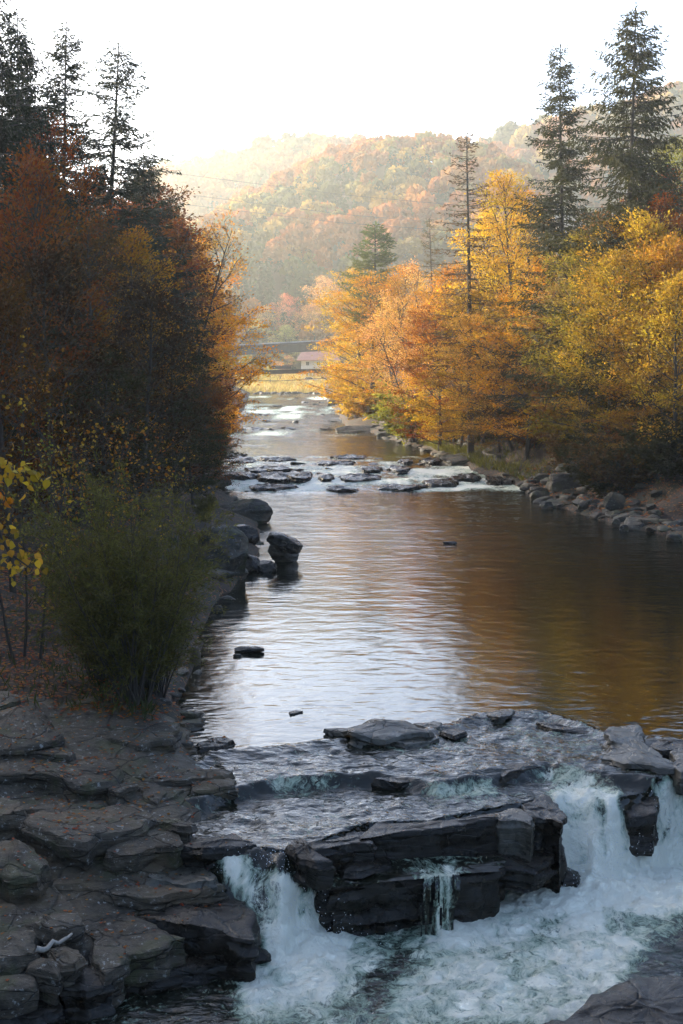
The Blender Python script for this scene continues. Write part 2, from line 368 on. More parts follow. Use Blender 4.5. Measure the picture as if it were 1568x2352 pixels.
    i = np.arange(m-1)[:, None]*n; j = np.arange(n-1)[None, :]
    Q = np.stack([i+j, i+j+1, i+n+j+1, i+n+j], -1).reshape(-1, 4)
    me = mesh_np('river', V, Q, M_water, True, {'foam': ('POINT', 'FLOAT', foam), 'aer': ('POINT', 'FLOAT', aer), 'calm': ('POINT', 'FLOAT', calm)})
    tag(link('river', me), kind='structure', label='river flowing over rock ledges between autumn woods')
build_river()

# ------------------------------------------------------------------ terrain
def gz(x, Y):
    x = np.asarray(x, float); Y = np.asarray(Y, float)
    zw = np.where(Y > 34, zprof(Y), np.where(Y < 24.6, -1.9, -.35))
    zw = np.where(Y <= 34, np.interp(Y, [0, 22, 24.2, 26, 30, 34], [-1.9, -1.9, -1.2, -.5, -.15, 0]), zw)
    dL = xl(Y)-x; dR = x-xr(Y)
    nz = fbm(x*.35, Y*.35, 0, 4, 11)
    nearL = sstep((34-Y)/6)
    pL = np.maximum(dL, 0)
    zl = (.7-.25*nearL)*(1-np.exp(-pL/1.2)) + .17*pL + .25*nearL*pL*0
    # the left valley side, raised out of view to block the sun: high near the viewer, lower beyond 95 m
    kk = np.interp(Y, [0, 60, 100, 116, 138, 330], [1.0, 1.0, 1.0, .7, .12, .02])
    zl = zl + kk*np.maximum(pL-9, 0); zl = np.minimum(zl, 38)
    pR = np.maximum(dR, 0)
    kr = np.interp(Y, [0, 60, 125, 150, 180, 330, 400], [.5, .55, .52, .40, .3, .22, .05])
    zr = .35*(1-np.exp(-pR/.8)) + .1*pR + kr*1.15*np.clip(pR-2.6, 0, 14) + .28*kr/.4*np.maximum(pR-16, 0); zr = np.minimum(zr, 34)
    bed = -.55 - .5*np.clip(np.minimum(-dL, -dR)/2, 0, 1)
    bed = np.where(Y < 34, bed-1.3, bed)
    gn = np.interp(Y, [0, 19, 21, 22.5, 23.6, 24.2, 25, 26.5, 28, 30, 33, 36], [-1.8, -1.75, -1.5, -1.25, -1.0, -.6, -.35, -.05, .15, .42, .6, .8])
    zn = np.maximum(gn - zw, .0)*(1-np.exp(-pL/.5)) + .10*pL + .9*np.maximum(pL-6, 0)
    zl = np.where(Y < 36, zn*(1-sstep((Y-31)/5)) + zl*sstep((Y-31)/5), zl)
    z = zw + np.where(dL > 0, zl, np.where(dR > 0, zr, bed)) + np.where((dL > 0) | (dR > 0), .25*nz*np.clip(np.maximum(dL, dR), 0, 3), 0)
    far = 2.9+(Y-335)*.047
    field = np.where(Y < 400, far, 6+(Y-400)*.015)
    wgt = sstep((Y-328)/14)
    z = z*(1-wgt) + (field+.5*fbm(x*.05, Y*.05, 0, 3, 4) + .12*np.maximum(0, np.abs(x+12)-28))*wgt
    return z
def stretch(lo, hi, step, far, k=1.25):
    a = list(np.arange(lo, hi+step, step)); s = step; v = a[-1]
    while v < far: s *= k; v += s; a.append(v)
    s = step; v = a[0]; pre = []
    while v > -far: s *= k; v -= s; pre.append(v)
    return np.array(pre[::-1] + a)
def build_ground():
    xs = stretch(-24, 34, .35, 1500)
    ys = np.concatenate([[-900, -300, -100, -40, -10, 4, 10], np.arange(14, 60, .35), np.arange(60, 130, .6), np.arange(130, 450, 2), np.arange(450, 900, 30), [1000, 1400, 2200, 4000]])
    X, Y = np.meshgrid(xs, ys); Z = gz(X, np.clip(Y, 0, 5000)); n = len(xs); m = len(ys)
    Z = np.where(Y > 420, np.minimum(Z, 7.0), Z)
    V = np.stack([X, Y, Z], -1).reshape(-1, 3)
    i = np.arange(m-1)[:, None]*n; j = np.arange(n-1)[None, :]
    Q = np.stack([i+j, i+j+1, i+n+j+1, i+n+j], -1).reshape(-1, 4)
    cy = V[Q[:, 0], 1]
    me = mesh_np('ground', V, Q, [M_ground, M_meadow, M_rock], True, midx=np.where(cy > 328, 1, np.where((cy < 30.5) & (V[Q[:, 0], 0] > -14) & (cy > 5), 2, 0)))
    tag(link('ground', me), kind='structure', label='leaf-strewn river banks and forest floor')
build_ground()

# ------------------------------------------------------------------ rocks
def z6(x, y): return (x*.4518, 1534.8+y*.4518)
def z7(x, y): return (413.2+x*.4518, 1534.8+y*.4518)
def z8(x, y): return (944.5+x*.3976, 1534.8+y*.3976)
def z4(x, y): return (708.4+x*.5482, 708.4+y*.5482)
def z5(x, y): return (x*.4518, 708.4+y*.4518)
def zm(x, y): return (460.4+x*.5346, 1003.5+y*.5346)
ROCKS = []
def slab(name, poly, zt, thick, label, material, seed=0, conv=None, slope=0.0, rough=.05, N_=72, under=.10, group=None, cat='rock', tilt=0.0, dome=.03):
    """A rock whose top face has the given outline (at height zt) and whose broken sides go down by thick."""
    if conv: poly = [conv(*p) for p in poly]
    P = np.array([Pz(px, py, zt)[:2] for px, py in poly])
    P = P.mean(0)+(P-P.mean(0))*1.07
    Q = np.vstack([P, P[:1]]); L = np.hypot(*np.diff(Q, axis=0).T); cum = np.concatenate([[0], np.cumsum(L)])
    t = np.linspace(0, cum[-1], N_, endpoint=False)
    O = np.stack([np.interp(t, cum, Q[:, 0]), np.interp(t, cum, Q[:, 1])], 1)
    c = O.mean(0); size = math.sqrt(np.ptp(P[:, 0])*np.ptp(P[:, 1]))+1e-6; e = min(.12, .1*size)
    jag = fbm(O[:, 0]*3.1, O[:, 1]*3.1, seed, 3, seed)[:, None]*.10*min(1, size)
    D = O-c; O = O + D/(np.linalg.norm(D, axis=1)[:, None]+1e-6)*jag
    D = O-c; nrm = D/(np.linalg.norm(D, axis=1)[:, None]+1e-6)
    rings = []
    for f in (.0001, .2, .4, .6, .78, .9): rings.append((c + D*f, np.zeros(N_)))
    rings.append((c + D*.965, np.full(N_, -.010-.03*e)))
    rings.append((O - nrm*.2*e, np.full(N_, -.25*e)))
    rings.append((O + nrm*.05*e, np.full(N_, -.75*e-.02*thick)))
    K = 14
    for k in range(1, K+1):
        f = k/K; lay = noise(np.full(N_, f*thick*7+seed*3.3), O[:, 0]*.7, O[:, 1]*.7, seed+40)
        off = slope*f*thick - under*f*thick + .05*lay*min(1, size*1.2) + .06*np.sign(lay)*.5*min(1, size)
        rings.append((O + nrm*(off)[:, None], np.full(N_, -.75*e - f*(thick))))
    V = []
    dia = max(np.ptp(P[:, 1]), .2)
    for xy, dz in rings:
        inside = np.clip(1-np.linalg.norm(xy-c, axis=1)/(np.linalg.norm(D, axis=1)+1e-6), 0, 1)
        z = zt + dz + tilt*(xy[:, 1]-c[1])/dia + dome*inside*size*.5
        V.append(np.column_stack([xy, z]))
    V = np.concatenate(V)
    n3 = np.stack([fbm(V[:, 0]*2+k*31, V[:, 1]*2, V[:, 2]*3, 5, seed+k, .58) for k in range(3)], 1)
    fac = fbm(V[:, 0]*1.1, V[:, 1]*1.1, V[:, 2]*1.4+7, 2, seed+9)
    V = V + n3*rough*np.array([1.3, 1.3, .8])*(min(1.3, size)) + np.stack([fac*0, fac*0, np.floor(fac*5)/5*.12*min(1, size)], 1)
    M = len(rings); i = np.arange(M-1)[:, None]*N_; j = np.arange(N_)[None, :]; j2 = (j+1) % N_
    Qd = np.stack([i+j, i+N_+j, i+N_+j2, i+j2], -1).reshape(-1, 4)
    area = .5*np.sum(P[:, 0]*np.roll(P[:, 1], -1)-P[:, 1]*np.roll(P[:, 0], -1))
    if area < 0: Qd = Qd[:, ::-1]
    me = mesh_np(name, V - np.array([c[0], c[1], zt-thick]), Qd, material, True)
    try: me.set_sharp_from_angle(angle=R(32))
    except Exception: pass
    o = link(name, me, None, (c[0], c[1], zt-thick)); tag(o, label, cat, group); ROCKS.append(o); return o
def ico(sub=4):
    import bmesh
    bm = bmesh.new(); bmesh.ops.create_icosphere(bm, subdivisions=sub, radius=1)
    V = np.array([v.co[:] for v in bm.verts]); T = np.array([[v.index for v in f.verts] for f in bm.faces]); bm.free(); return V, T
ICO4 = ico(5); ICO3 = ico(4); ICO2 = ico(2)
def boulder_mesh(name, dims, seed, material, cuts=9, ic=None, rough=.10):
    V, T = ic or ICO3; V = V.copy(); rg = np.random.default_rng(seed)
    if cuts >= 7: V = np.sign(V)*np.abs(V)**.62
    for k in range(cuts):   # planar facets
        d = rg.normal(size=3); d /= np.linalg.norm(d); h = rg.uniform(.6, .9)*(1.15 if cuts >= 7 else 1); s = V@d; over = s > h
        V[over] -= np.outer((s[over]-h)*.93, d)
    n3 = np.stack([fbm(V[:, 0]*1.6+k*9+seed, V[:, 1]*1.6, V[:, 2]*2.4, 5, seed+k, .55) for k in range(3)], 1)
    V = V + n3*rough*1.6; V = V/np.abs(V).max(0)*np.array(dims)/2
    me = mesh_np(name, V, T, material, True)
    try: me.set_sharp_from_angle(angle=R(35))
    except Exception: pass
    return me
def boulder(name, px0, py0, px1, py1, zb, label, material, seed, depth=1.0, rz=0.0, ry=0.0, cuts=9, group=None, sink=.25, conv=None, rough=.10, cat='boulder'):
    """px0..px1, py0(top)..py1(waterline) measured extents; stands on the surface at height zb."""
    if conv: px0, py0 = conv(px0, py0); px1, py1 = conv(px1, py1)
    b = Pz((px0+px1)/2, py1, zb); Y = b[1]; w = (px1-px0)/F*Y; h = (py1-py0)/F*Y
    me = boulder_mesh(name, (w, w*depth, h*(1+sink)/(1-.0)), seed, material, cuts, ICO4 if w*F/Y > 60 else ICO3, rough)
    o = link(name, me, None, (b[0], Y+w*depth*.42, zb+h*(1+sink)/2-h*sink)); o.rotation_euler = (0, ry, rz)
    tag(o, label, cat, group); ROCKS.append(o); return o

# left bank slabs in the foreground
S = slab
S('rock_slab', [(0,430),(150,415),(350,425),(590,500),(560,525),(430,555),(330,545),(240,520),(120,515),(0,525),(-160,520),(-160,440)], .38, .75, 'broad flat grey slab at the left edge, second shelf below the willow bush', M_rock, 1, z6, tilt=.05)
S('rock_slab', [(-120,300),(0,250),(150,200),(215,225),(300,310),(310,350),(200,390),(0,400),(-120,400)], .62, .7, 'humped dark block above the broad flat slab at the left edge', M_rock, 2, z6, dome=.35, rough=.08)
S('rock_slab', [(255,245),(400,235),(560,245),(760,250),(880,280),(860,350),(700,375),(560,350),(430,320),(330,300)], .42, .7, 'long sloping slab reaching from below the willow bush to the pool', M_rock, 3, z6, tilt=.12, rough=.07)
S('rock_slab', [(140,140),(220,115),(430,120),(505,150),(500,165),(400,175),(210,180)], .72, .45, 'squared ledge block directly in front of the willow bush', M_rock, 4, z6)
S('rock_slab', [(540,185),(620,190),(680,240),(600,245),(540,240)], .5, .4, 'small triangular rock at the foot of the willow bush', M_rock, 5, z6, dome=.3)
S('rock_slab', [(-60,130),(40,120),(105,150),(60,180),(-60,200)], .95, .4, 'small pale block at the left edge under the leaf litter', M_rock, 6, z6)
S('rock_slab', [(-60,400),(130,395),(300,398),(365,430),(340,445),(150,430),(-60,432)], .5, .25, 'thin ledge layer lying along the back of the broad flat slab', M_rock, 7, z6)
S('rock_slab', [(590,470),(700,440),(830,420),(850,430),(740,475),(620,510),(590,505)], .12, .35, 'narrow pale shelf slanting down to the still water behind the ledge', M_rock, 8, z6, tilt=.1)
S('rock_slab', [(800,385),(880,365),(985,390),(990,405),(900,425),(790,420)], .12, .3, 'low rounded rock tip poking into the still water on the left', M_rock, 9, z6)
S('rock_slab', [(840,225),(940,215),(1030,225),(1000,240),(860,240)], .12, .3, 'thin flat rock at the pool edge below the willow branches', M_rock, 10, z6)
S('rock_slab', [(870,250),(980,240),(1040,250),(1030,265),(900,275)], .1, .3, 'second thin flat rock at the pool edge, nearer than its neighbour', M_rock, 11, z6)
S('rock_slab', [(740,190),(800,175),(830,200),(800,225),(750,215)], .3, .4, 'small dark rock at the waterline beside the willow bush', M_rock, 12, z6, dome=.3)
S('rock_slab', [(860,320),(930,300),(940,310),(880,345),(850,345)], .1, .3, 'narrow tilted rock splinter at the edge of the left shallows', M_rock, 112, z6)
S('rock_slab', [(880,282),(1000,275),(1040,285),(960,300),(900,300)], .07, .3, 'low sliver of rock in the shallows off the left bank', M_rock, 113, z6)
S('rock_slab', [(690,550),(780,530),(920,518),(1150,522),(1140,545),(1050,560),(900,578),(800,580)], .06, .45, 'pale shelf pointing at the first dark sill in the water', M_rock, 13, z6, tilt=.04)
S('rock_slab', [(545,575),(600,555),(700,590),(690,600),(600,625),(550,615)], .12, .75, 'blocky rock with a shadowed front below the pale shelf', M_rock, 14, z6, rough=.07)
S('rock_slab', [(690,600),(760,585),(840,625),(800,670),(720,640)], .0, .5, 'slanted wedge rock in the middle of the left shelf', M_rock, 15, z6, tilt=.1, rough=.08)
S('rock_slab', [(840,610),(960,575),(965,600),(850,650),(800,680),(790,660)], -.02, .55, 'leaning block with a diagonal crack on the left shelf', M_rock, 16, z6, tilt=.1, rough=.07)
S('rock_slab', [(965,575),(1100,568),(1190,570),(1195,600),(1100,620),(975,630)], -.05, .45, 'cracked brownish end block where the left shelf meets the water', M_rock, 17, z6, rough=.05)
S('rock_slab', [(1030,655),(1110,645),(1110,660),(1040,672)], -.38, .3, 'flat small stone under the cracked end block', M_rock, 18, z6)
S('rock_slab', [(560,640),(680,620),(780,690),(740,730),(600,690)], -.15, .6, 'sunken shelf rock between the blocky rock and the leaf-dotted slab', M_rock, 114, z6, rough=.07)
S('rock_slab', [(90,775),(180,735),(300,705),(600,697),(700,725),(770,755),(700,795),(600,815),(480,835),(440,865),(320,850),(150,810)], -.02, .42, 'big smooth slab dotted with fallen leaves in the left foreground', M_rock, 19, z6, tilt=.06, rough=.03)
S('rock_slab', [(120,850),(330,880),(480,880),(560,860),(560,900),(400,940),(250,950),(130,930)], -.42, .45, 'shadowed layer under the big leaf-dotted slab', M_rock, 115, z6)
S('rock_slab', [(730,745),(800,738),(900,765),(1005,805),(980,825),(900,815),(800,780)], -.12, .4, 'pointed slab reaching over the water beside the leaf-dotted slab', M_rock, 20, z6)
S('rock_slab', [(540,905),(620,850),(700,800),(800,783),(860,810),(925,880),(880,895),(780,880),(700,905),(600,915)], -.22, .75, 'wedge-shaped boulder slab above the left waterfall', M_rock, 21, z6, tilt=.12, rough=.06)
S('rock_slab', [(870,925),(930,900),(990,965),(1090,1040),(1080,1060),(900,1055),(760,1045),(840,1000)], -.62, .5, 'smooth pale water-polished rock beside the top of the left waterfall', M_tan, 22, z6, tilt=.1, rough=.03)
S('rock_slab', [(240,1060),(350,1010),(500,965),(520,1040),(650,1045),(850,1050),(1060,1068),(1100,1085),(930,1110),(760,1140),(600,1120),(420,1100),(280,1110)], -.72, .85, 'massive layered ledge along the left side of the left waterfall', M_rock, 23, z6, rough=.06, tilt=.1)
S('rock_slab', [(1060,1150),(1170,1115),(1245,1180),(1290,1270),(1270,1345),(1180,1340),(1000,1300),(700,1260),(560,1210),(760,1190),(950,1180)], -1.05, .9, 'large dark smooth rock wall at the foot of the left waterfall', M_wet, 24, z6, rough=.06, tilt=.15)
S('rock_slab', [(260,1110),(450,1150),(700,1250),(900,1330),(760,1400),(600,1400),(430,1300),(300,1250)], -1.05, .8, 'broad weathered grey rock face in the lower left foreground', M_rock, 25, z6, rough=.07, tilt=.3)
S('rock_slab', [(620,1500),(850,1410),(1080,1370),(1280,1340),(1350,1430),(1250,1480),(1000,1530),(800,1570),(600,1560)], -1.62, .5, 'long low dark rock at the water edge below the left waterfall', M_wet, 26, z6, rough=.06)
S('rock_slab', [(490,1380),(560,1360),(630,1420),(620,1500),(540,1540),(480,1500)], -1.2, .8, 'rounded grey rock with a white tip near the lower left pool', M_rock, 27, z6, rough=.08)
S('rock_slab', [(140,1500),(200,1470),(280,1475),(310,1520),(290,1560),(200,1540),(140,1530)], -1.12, .55, 'left one of two pale rounded blocks side by side, lower left', M_rock, 28, z6, dome=.25)
S('rock_slab', [(255,1435),(330,1420),(400,1430),(432,1465),(380,1490),(320,1500),(270,1460)], -1.02, .55, 'right one of two pale rounded blocks side by side, lower left', M_rock, 29, z6, dome=.25)
S('rock_slab', [(-60,1590),(60,1570),(160,1572),(172,1620),(80,1650),(-60,1660)], -1.25, .6, 'squared brown block in the bottom left corner', M_rock, 30, z6, dome=.15)
S('rock_slab', [(-60,1690),(120,1660),(290,1670),(310,1720),(180,1760),(-60,1780)], -1.6, .6, 'dark low rock at the water in the bottom left corner', M_wet, 31, z6, dome=.1)
S('rock_slab', [(330,1530),(430,1490),(530,1540),(560,1620),(420,1650),(300,1640)], -1.45, .6, 'dim rounded rock under the two pale rounded blocks', M_wet, 32, z6, dome=.2, rough=.08)
S('rock_slab', [(-60,650),(20,635),(115,665),(110,720),(40,740),(-60,740)], .15, .8, 'square-edged boulder at the left edge below the broad flat slab', M_rock, 33, z6, rough=.07)
S('rock_slab', [(-60,880),(60,860),(190,930),(230,990),(180,1040),(60,1040),(-60,1000)], -.3, .7, 'mossy lump of rock at the left edge below the leaf-dotted slab', M_rock, 34, z6, dome=.3, rough=.08)
S('rock_slab', [(-60,1100),(100,1110),(280,1120),(360,1180),(400,1260),(300,1320),(180,1290),(-60,1220)], -.75, .8, 'dark sloping rock mass halfway down the left edge', M_rock, 35, z6, tilt=.2, rough=.08)
S('rock_slab', [(-60,1240),(60,1240),(175,1320),(190,1400),(60,1440),(-60,1440)], -.9, .8, 'big rough rock at the left edge above the corner block', M_rock, 36, z6, tilt=.15, rough=.08)
S('rock_slab', [(190,1290),(300,1260),(390,1270),(400,1310),(320,1370),(230,1370)], -.95, .5, 'small grey block beside the driftwood in the lower left', M_rock, 116, z6, dome=.2)
S('rock_slab', [(0,560),(200,560),(440,580),(540,620),(520,680),(300,700),(100,680),(-60,640)], -.02, .5, 'brownish overhung layer under the broad flat slab', M_rock, 117, z6, tilt=.1, rough=.07)
# ledges in the falls
S('ledge_rock', [(930,882),(1040,850),(1180,832),(1300,868),(1240,890),(1050,900)], -.22, .5, 'black rounded rock at the lip between left bank and left waterfall', M_wet, 41, z6, dome=.12)
S('ledge_rock', [(535,905),(600,858),(640,870),(700,920),(770,952),(690,960),(600,940)], -.25, .5, 'black triangular rock at the left end of the middle ledge', M_wet, 42, z7, dome=.25)
S('ledge_rock', [(650,880),(760,862),(860,828),(945,820),(965,835),(972,870),(880,868),(760,895),(680,905)], -.24, .65, 'brown-topped tilted block in the middle ledge left of the long wall', M_wet, 43, z7)
S('ledge_rock', [(935,815),(1000,775),(1080,782),(1290,775),(1568,736),(1740,718),(1790,728),(1790,750),(1568,770),(1290,808),(1080,815),(1000,812),(945,845)], -.2, .5, 'long dark wall of rock holding back the shallow pool', M_wet, 44, z7, rough=.03)
S('ledge_rock', [(500,845),(570,802),(640,812),(700,870),(695,900),(600,880),(515,885)], -.22, .75, 'olive-streaked end block of the long dark rock wall', M_tan, 45, z8, rough=.04, tilt=.05)
S('ledge_rock', [(640,800),(780,745),(850,785),(885,850),(870,890),(780,860),(690,850)], -.26, 1.1, 'dark shoulder rock left of the right waterfall', M_wet, 46, z8, rough=.06)
S('ledge_rock', [(820,985),(900,955),(1060,955),(1075,985),(960,1020),(830,1035)], -.72, .4, 'small stepped block beneath the long dark wall', M_wet, 47, z7)
S('ledge_rock', [(770,1150),(850,1140),(1000,1112),(1180,1085),(1240,1062),(1230,1015),(1000,1015),(780,1060)], -1.0, 1.05, 'wide dark lower ledge right of the left waterfall', M_wet, 48, z7, rough=.05)
S('ledge_rock', [(690,965),(850,985),(1100,985),(1350,975),(1560,955),(1620,1000),(1520,1040),(1200,1060),(900,1085),(720,1100)], -.9, .95, 'wet shelf between the long wall and the lower ledge', M_wet, 49, z7, rough=.06)
S('ledge_rock', [(262,1140),(310,1112),(430,1116),(530,1132),(530,1060),(280,1060)], -.97, 1.05, 'bulging black ledge at the middle of the falls', M_wet, 50, z8, rough=.07, dome=.08)
S('ledge_rock', [(490,1130),(560,1126),(690,1114),(830,1165),(850,1120),(700,1075),(500,1075)], -1.25, .8, 'low black ledge sloping down to the foot of the right waterfall', M_wet, 150, z8, rough=.07, dome=.08)
S('ledge_rock', [(-130,1238),(0,1226),(130,1205),(250,1182),(295,1165),(290,1080),(0,1080),(-130,1110)], -1.02, 1.05, 'water-streaked dark ledge left of the bulging black ledge', M_wet, 51, z8, rough=.06)
S('ledge_rock', [(320,1020),(500,1030),(700,960),(800,1000),(820,1080),(700,1110),(400,1100)], -.85, .5, 'dark step under the olive-streaked end block', M_wet, 118, z8, rough=.05)
S('ledge_rock', [(860,1180),(900,1160),(960,1190),(950,1220),(880,1225)], -1.55, .5, 'tiny black rock in the foam under the right waterfall', M_wet, 119, z8, dome=.3)
S('ledge_rock', [(1160,660),(1280,640),(1440,645),(1480,665),(1440,720),(1400,800),(1250,800),(1180,730)], -.42, .8, 'dark rock face splitting the right waterfall in two', M_wet, 52, z8, rough=.05, tilt=.2)
S('ledge_rock', [(1105,510),(1160,470),(1180,420),(1300,430),(1400,480),(1500,540),(1530,572),(1400,565),(1230,545)], .05, .4, 'dark-bellied front half of the pale polished rock at the right edge', M_tan, 53, z8, rough=.05, dome=.15)
S('ledge_rock', [(1110,390),(1160,340),(1310,345),(1340,380),(1340,430),(1440,480),(1400,500),(1280,450),(1170,430)], .12, .35, 'pale water-polished rock near the right edge beside an orange reflection', M_tan, 54, z8, rough=.05, dome=.1)
S('ledge_rock', [(1500,485),(1600,470),(1700,480),(1700,560),(1560,580),(1520,560)], .1, .45, 'pale rock cut by the right edge, right of the polished rock', M_tan, 55, z8, rough=.05)
S('ledge_rock', [(1360,395),(1450,398),(1640,400),(1700,440),(1560,470),(1450,480),(1380,440)], .03, .3, 'thin wet rock lip with a small orange pool on the right', M_wet, 56, z8, rough=.03)
S('ledge_rock', [(400,240),(530,232),(610,248),(590,265),(540,285),(470,275)], .05, .3, 'flat wet rock in the lip of the still pool', M_tan, 57, z8)
S('ledge_rock', [(740,300),(850,302),(960,268),(1050,250),(1150,262),(1255,298),(1262,318),(1150,330),(1050,345),(960,345),(880,335),(820,315)], .16, .32, 'low pyramid rock with a white puddle at the pool outlet', M_tan, 58, z7, dome=.12, rough=.03)
S('ledge_rock', [(1065,372),(1120,355),(1220,343),(1300,350),(1270,370),(1150,385)], .0, .3, 'narrow slab just in front of the low pyramid rock', M_tan, 59, z7)
S('ledge_rock', [(1190,272),(1300,264),(1335,272),(1320,292),(1250,292)], .08, .3, 'flat rock touching the right end of the low pyramid rock', M_tan, 60, z7)
S('ledge_rock', [(1320,318),(1390,300),(1450,318),(1400,340)], .04, .3, 'small dark rock right of the low pyramid rock', M_wet, 61, z7)
S('ledge_rock', [(1000,385),(1060,365),(1130,358),(1190,370),(1120,393),(1030,403)], .08, .3, 'small flat dark rock alone in the left shallows', M_wet, 62, z6)
S('ledge_rock', [(555,221),(590,213),(625,217),(600,226),(560,232)], .04, .25, 'tiny flat rock alone above the left shallows', M_wet, 63, z7)
S('ledge_rock', [(890,1990),(1000,1900),(1090,1860),(1160,1830),(1300,1803),(1500,1800),(1700,1800),(1700,2100),(880,2100)], -1.45, .8, 'big wet dark rock in the bottom right corner', M_wet, 64, z8, rough=.08, tilt=.1)
S('ledge_rock', [(730,2050),(820,2025),(900,2040),(950,2100),(740,2110)], -1.6, .4, 'small wet rock at the bottom edge beside the corner rock', M_wet, 65, z8)
# submerged sills of the thin overflow (water runs over them)
for i, (pl, zt, lb) in enumerate([
    ([(265,575),(330,545),(430,525),(500,522),(640,515),(660,530),(560,545),(430,560),(320,590)], -.15, 'smooth dark sill glistening under the overflow by the left shelf'),
    ([(660,560),(720,520),(760,505),(880,508),(980,515),(960,530),(850,540),(760,545),(690,572)], -.17, 'middle dark sill under the thin overflow'),
    ([(1010,560),(1130,530),(1190,515),(1300,510),(1400,520),(1340,545),(1250,560),(1120,580)], -.17, 'wide dark sill under the thin overflow right of the middle one')]):
    S('sill_rock', pl, zt, .35, lb, M_wet, 70+i, z7, rough=.02, dome=.0)
S('sill_rock', [(500,600),(560,570),(700,555),(800,548),(790,570),(680,595),(540,625)], -.17, .35, 'dark sill nearest the right waterfall', M_wet, 74, z8, rough=.02, dome=.0)
S('sill_rock', [(740,310),(860,335),(1000,345),(1120,330),(1160,345),(1080,365),(940,362),(820,350)], -.02, .3, 'curved dark lip left of the pale polished rock', M_wet, 75, z8, rough=.02, dome=.0)

# boulders of the left shore, middle distance
B = boulder
B('boulder', 960, 1110, 1272, 1390, 0, 'huge tall dark boulder leaning over the pool edge on the left', M_brock, 201, .9, conv=z5, cuts=5)
B('boulder', 1150, 1105, 1318, 1205, .2, 'dark boulder wedged behind the huge leaning boulder', M_wet, 202, .9, conv=z5)
B('boulder', 1080, 972, 1386, 1100, 0, 'long whale-backed boulder at the pool edge, farthest of the big left ones', M_brock, 203, .6, conv=z5, cuts=4)
B('boulder', 1352, 1190, 1518, 1292, 0, 'pale boulder standing in the pool under a dark slanted rock', M_tan, 204, .8, conv=z5, cuts=7)
o = B('boulder', 1345, 1150, 1542, 1215, .78, 'dark slanted rock resting on the pale boulder in the pool', M_wet, 205, .8, conv=z5, ry=.25, sink=.5)
B('boulder', 1225, 1255, 1325, 1345, 0, 'dark round boulder at the foot of the huge leaning boulder', M_wet, 206, 1.1, conv=z5)
B('boulder', 1300, 1285, 1410, 1345, 0, 'low wet boulder between the huge leaning one and the rock pair', M_wet, 207, 1.1, conv=z5)
B('boulder', 1185, 1722, 1345, 1755, 0, 'flat black rock lying alone in the left part of the pool', M_wet, 208, .4, conv=z5)
B('boulder', 2250, 1186, 2325, 1200, 0, 'thin dark rock barely breaking the open pool on the right', M_wet, 217, .5, conv=z5)
B('boulder', 1182, 1758, 1228, 1774, 0, 'tiny black rock just in front of the lone flat one', M_wet, 209, .5, conv=z5)
B('boulder', 960, 1720, 1018, 1815, .0, 'dark rock half hidden by willow leaves at the waterline', M_brock, 210, 1, conv=z5)
B('boulder', 860, 1815, 920, 1860, .0, 'round grey stone at the pool edge below the willow', M_brock, 211, 1, conv=z5)
B('boulder', 1090, 1510, 1130, 1545, 0, 'pale small stone behind the willow at the dark water', M_brock, 212, 1, conv=z5)
B('boulder', 850, 1000, 1000, 1080, .5, 'grey shelf rock under the branches behind the huge boulder', M_brock, 213, 1, conv=z5)
B('boulder', 930, 840, 1180, 925, .25, 'pale flat shelf on the left side of the middle rapids', M_brock, 214, .8, conv=z5)
B('boulder', 985, 735, 1125, 800, .8, 'grey layered rock on the left bank above the rapids', M_brock, 215, .9, conv=z5)
B('boulder', 1050, 690, 1100, 730, .85, 'pointed grey stone on the left bank above the rapids', M_brock, 216, .9, conv=z5)
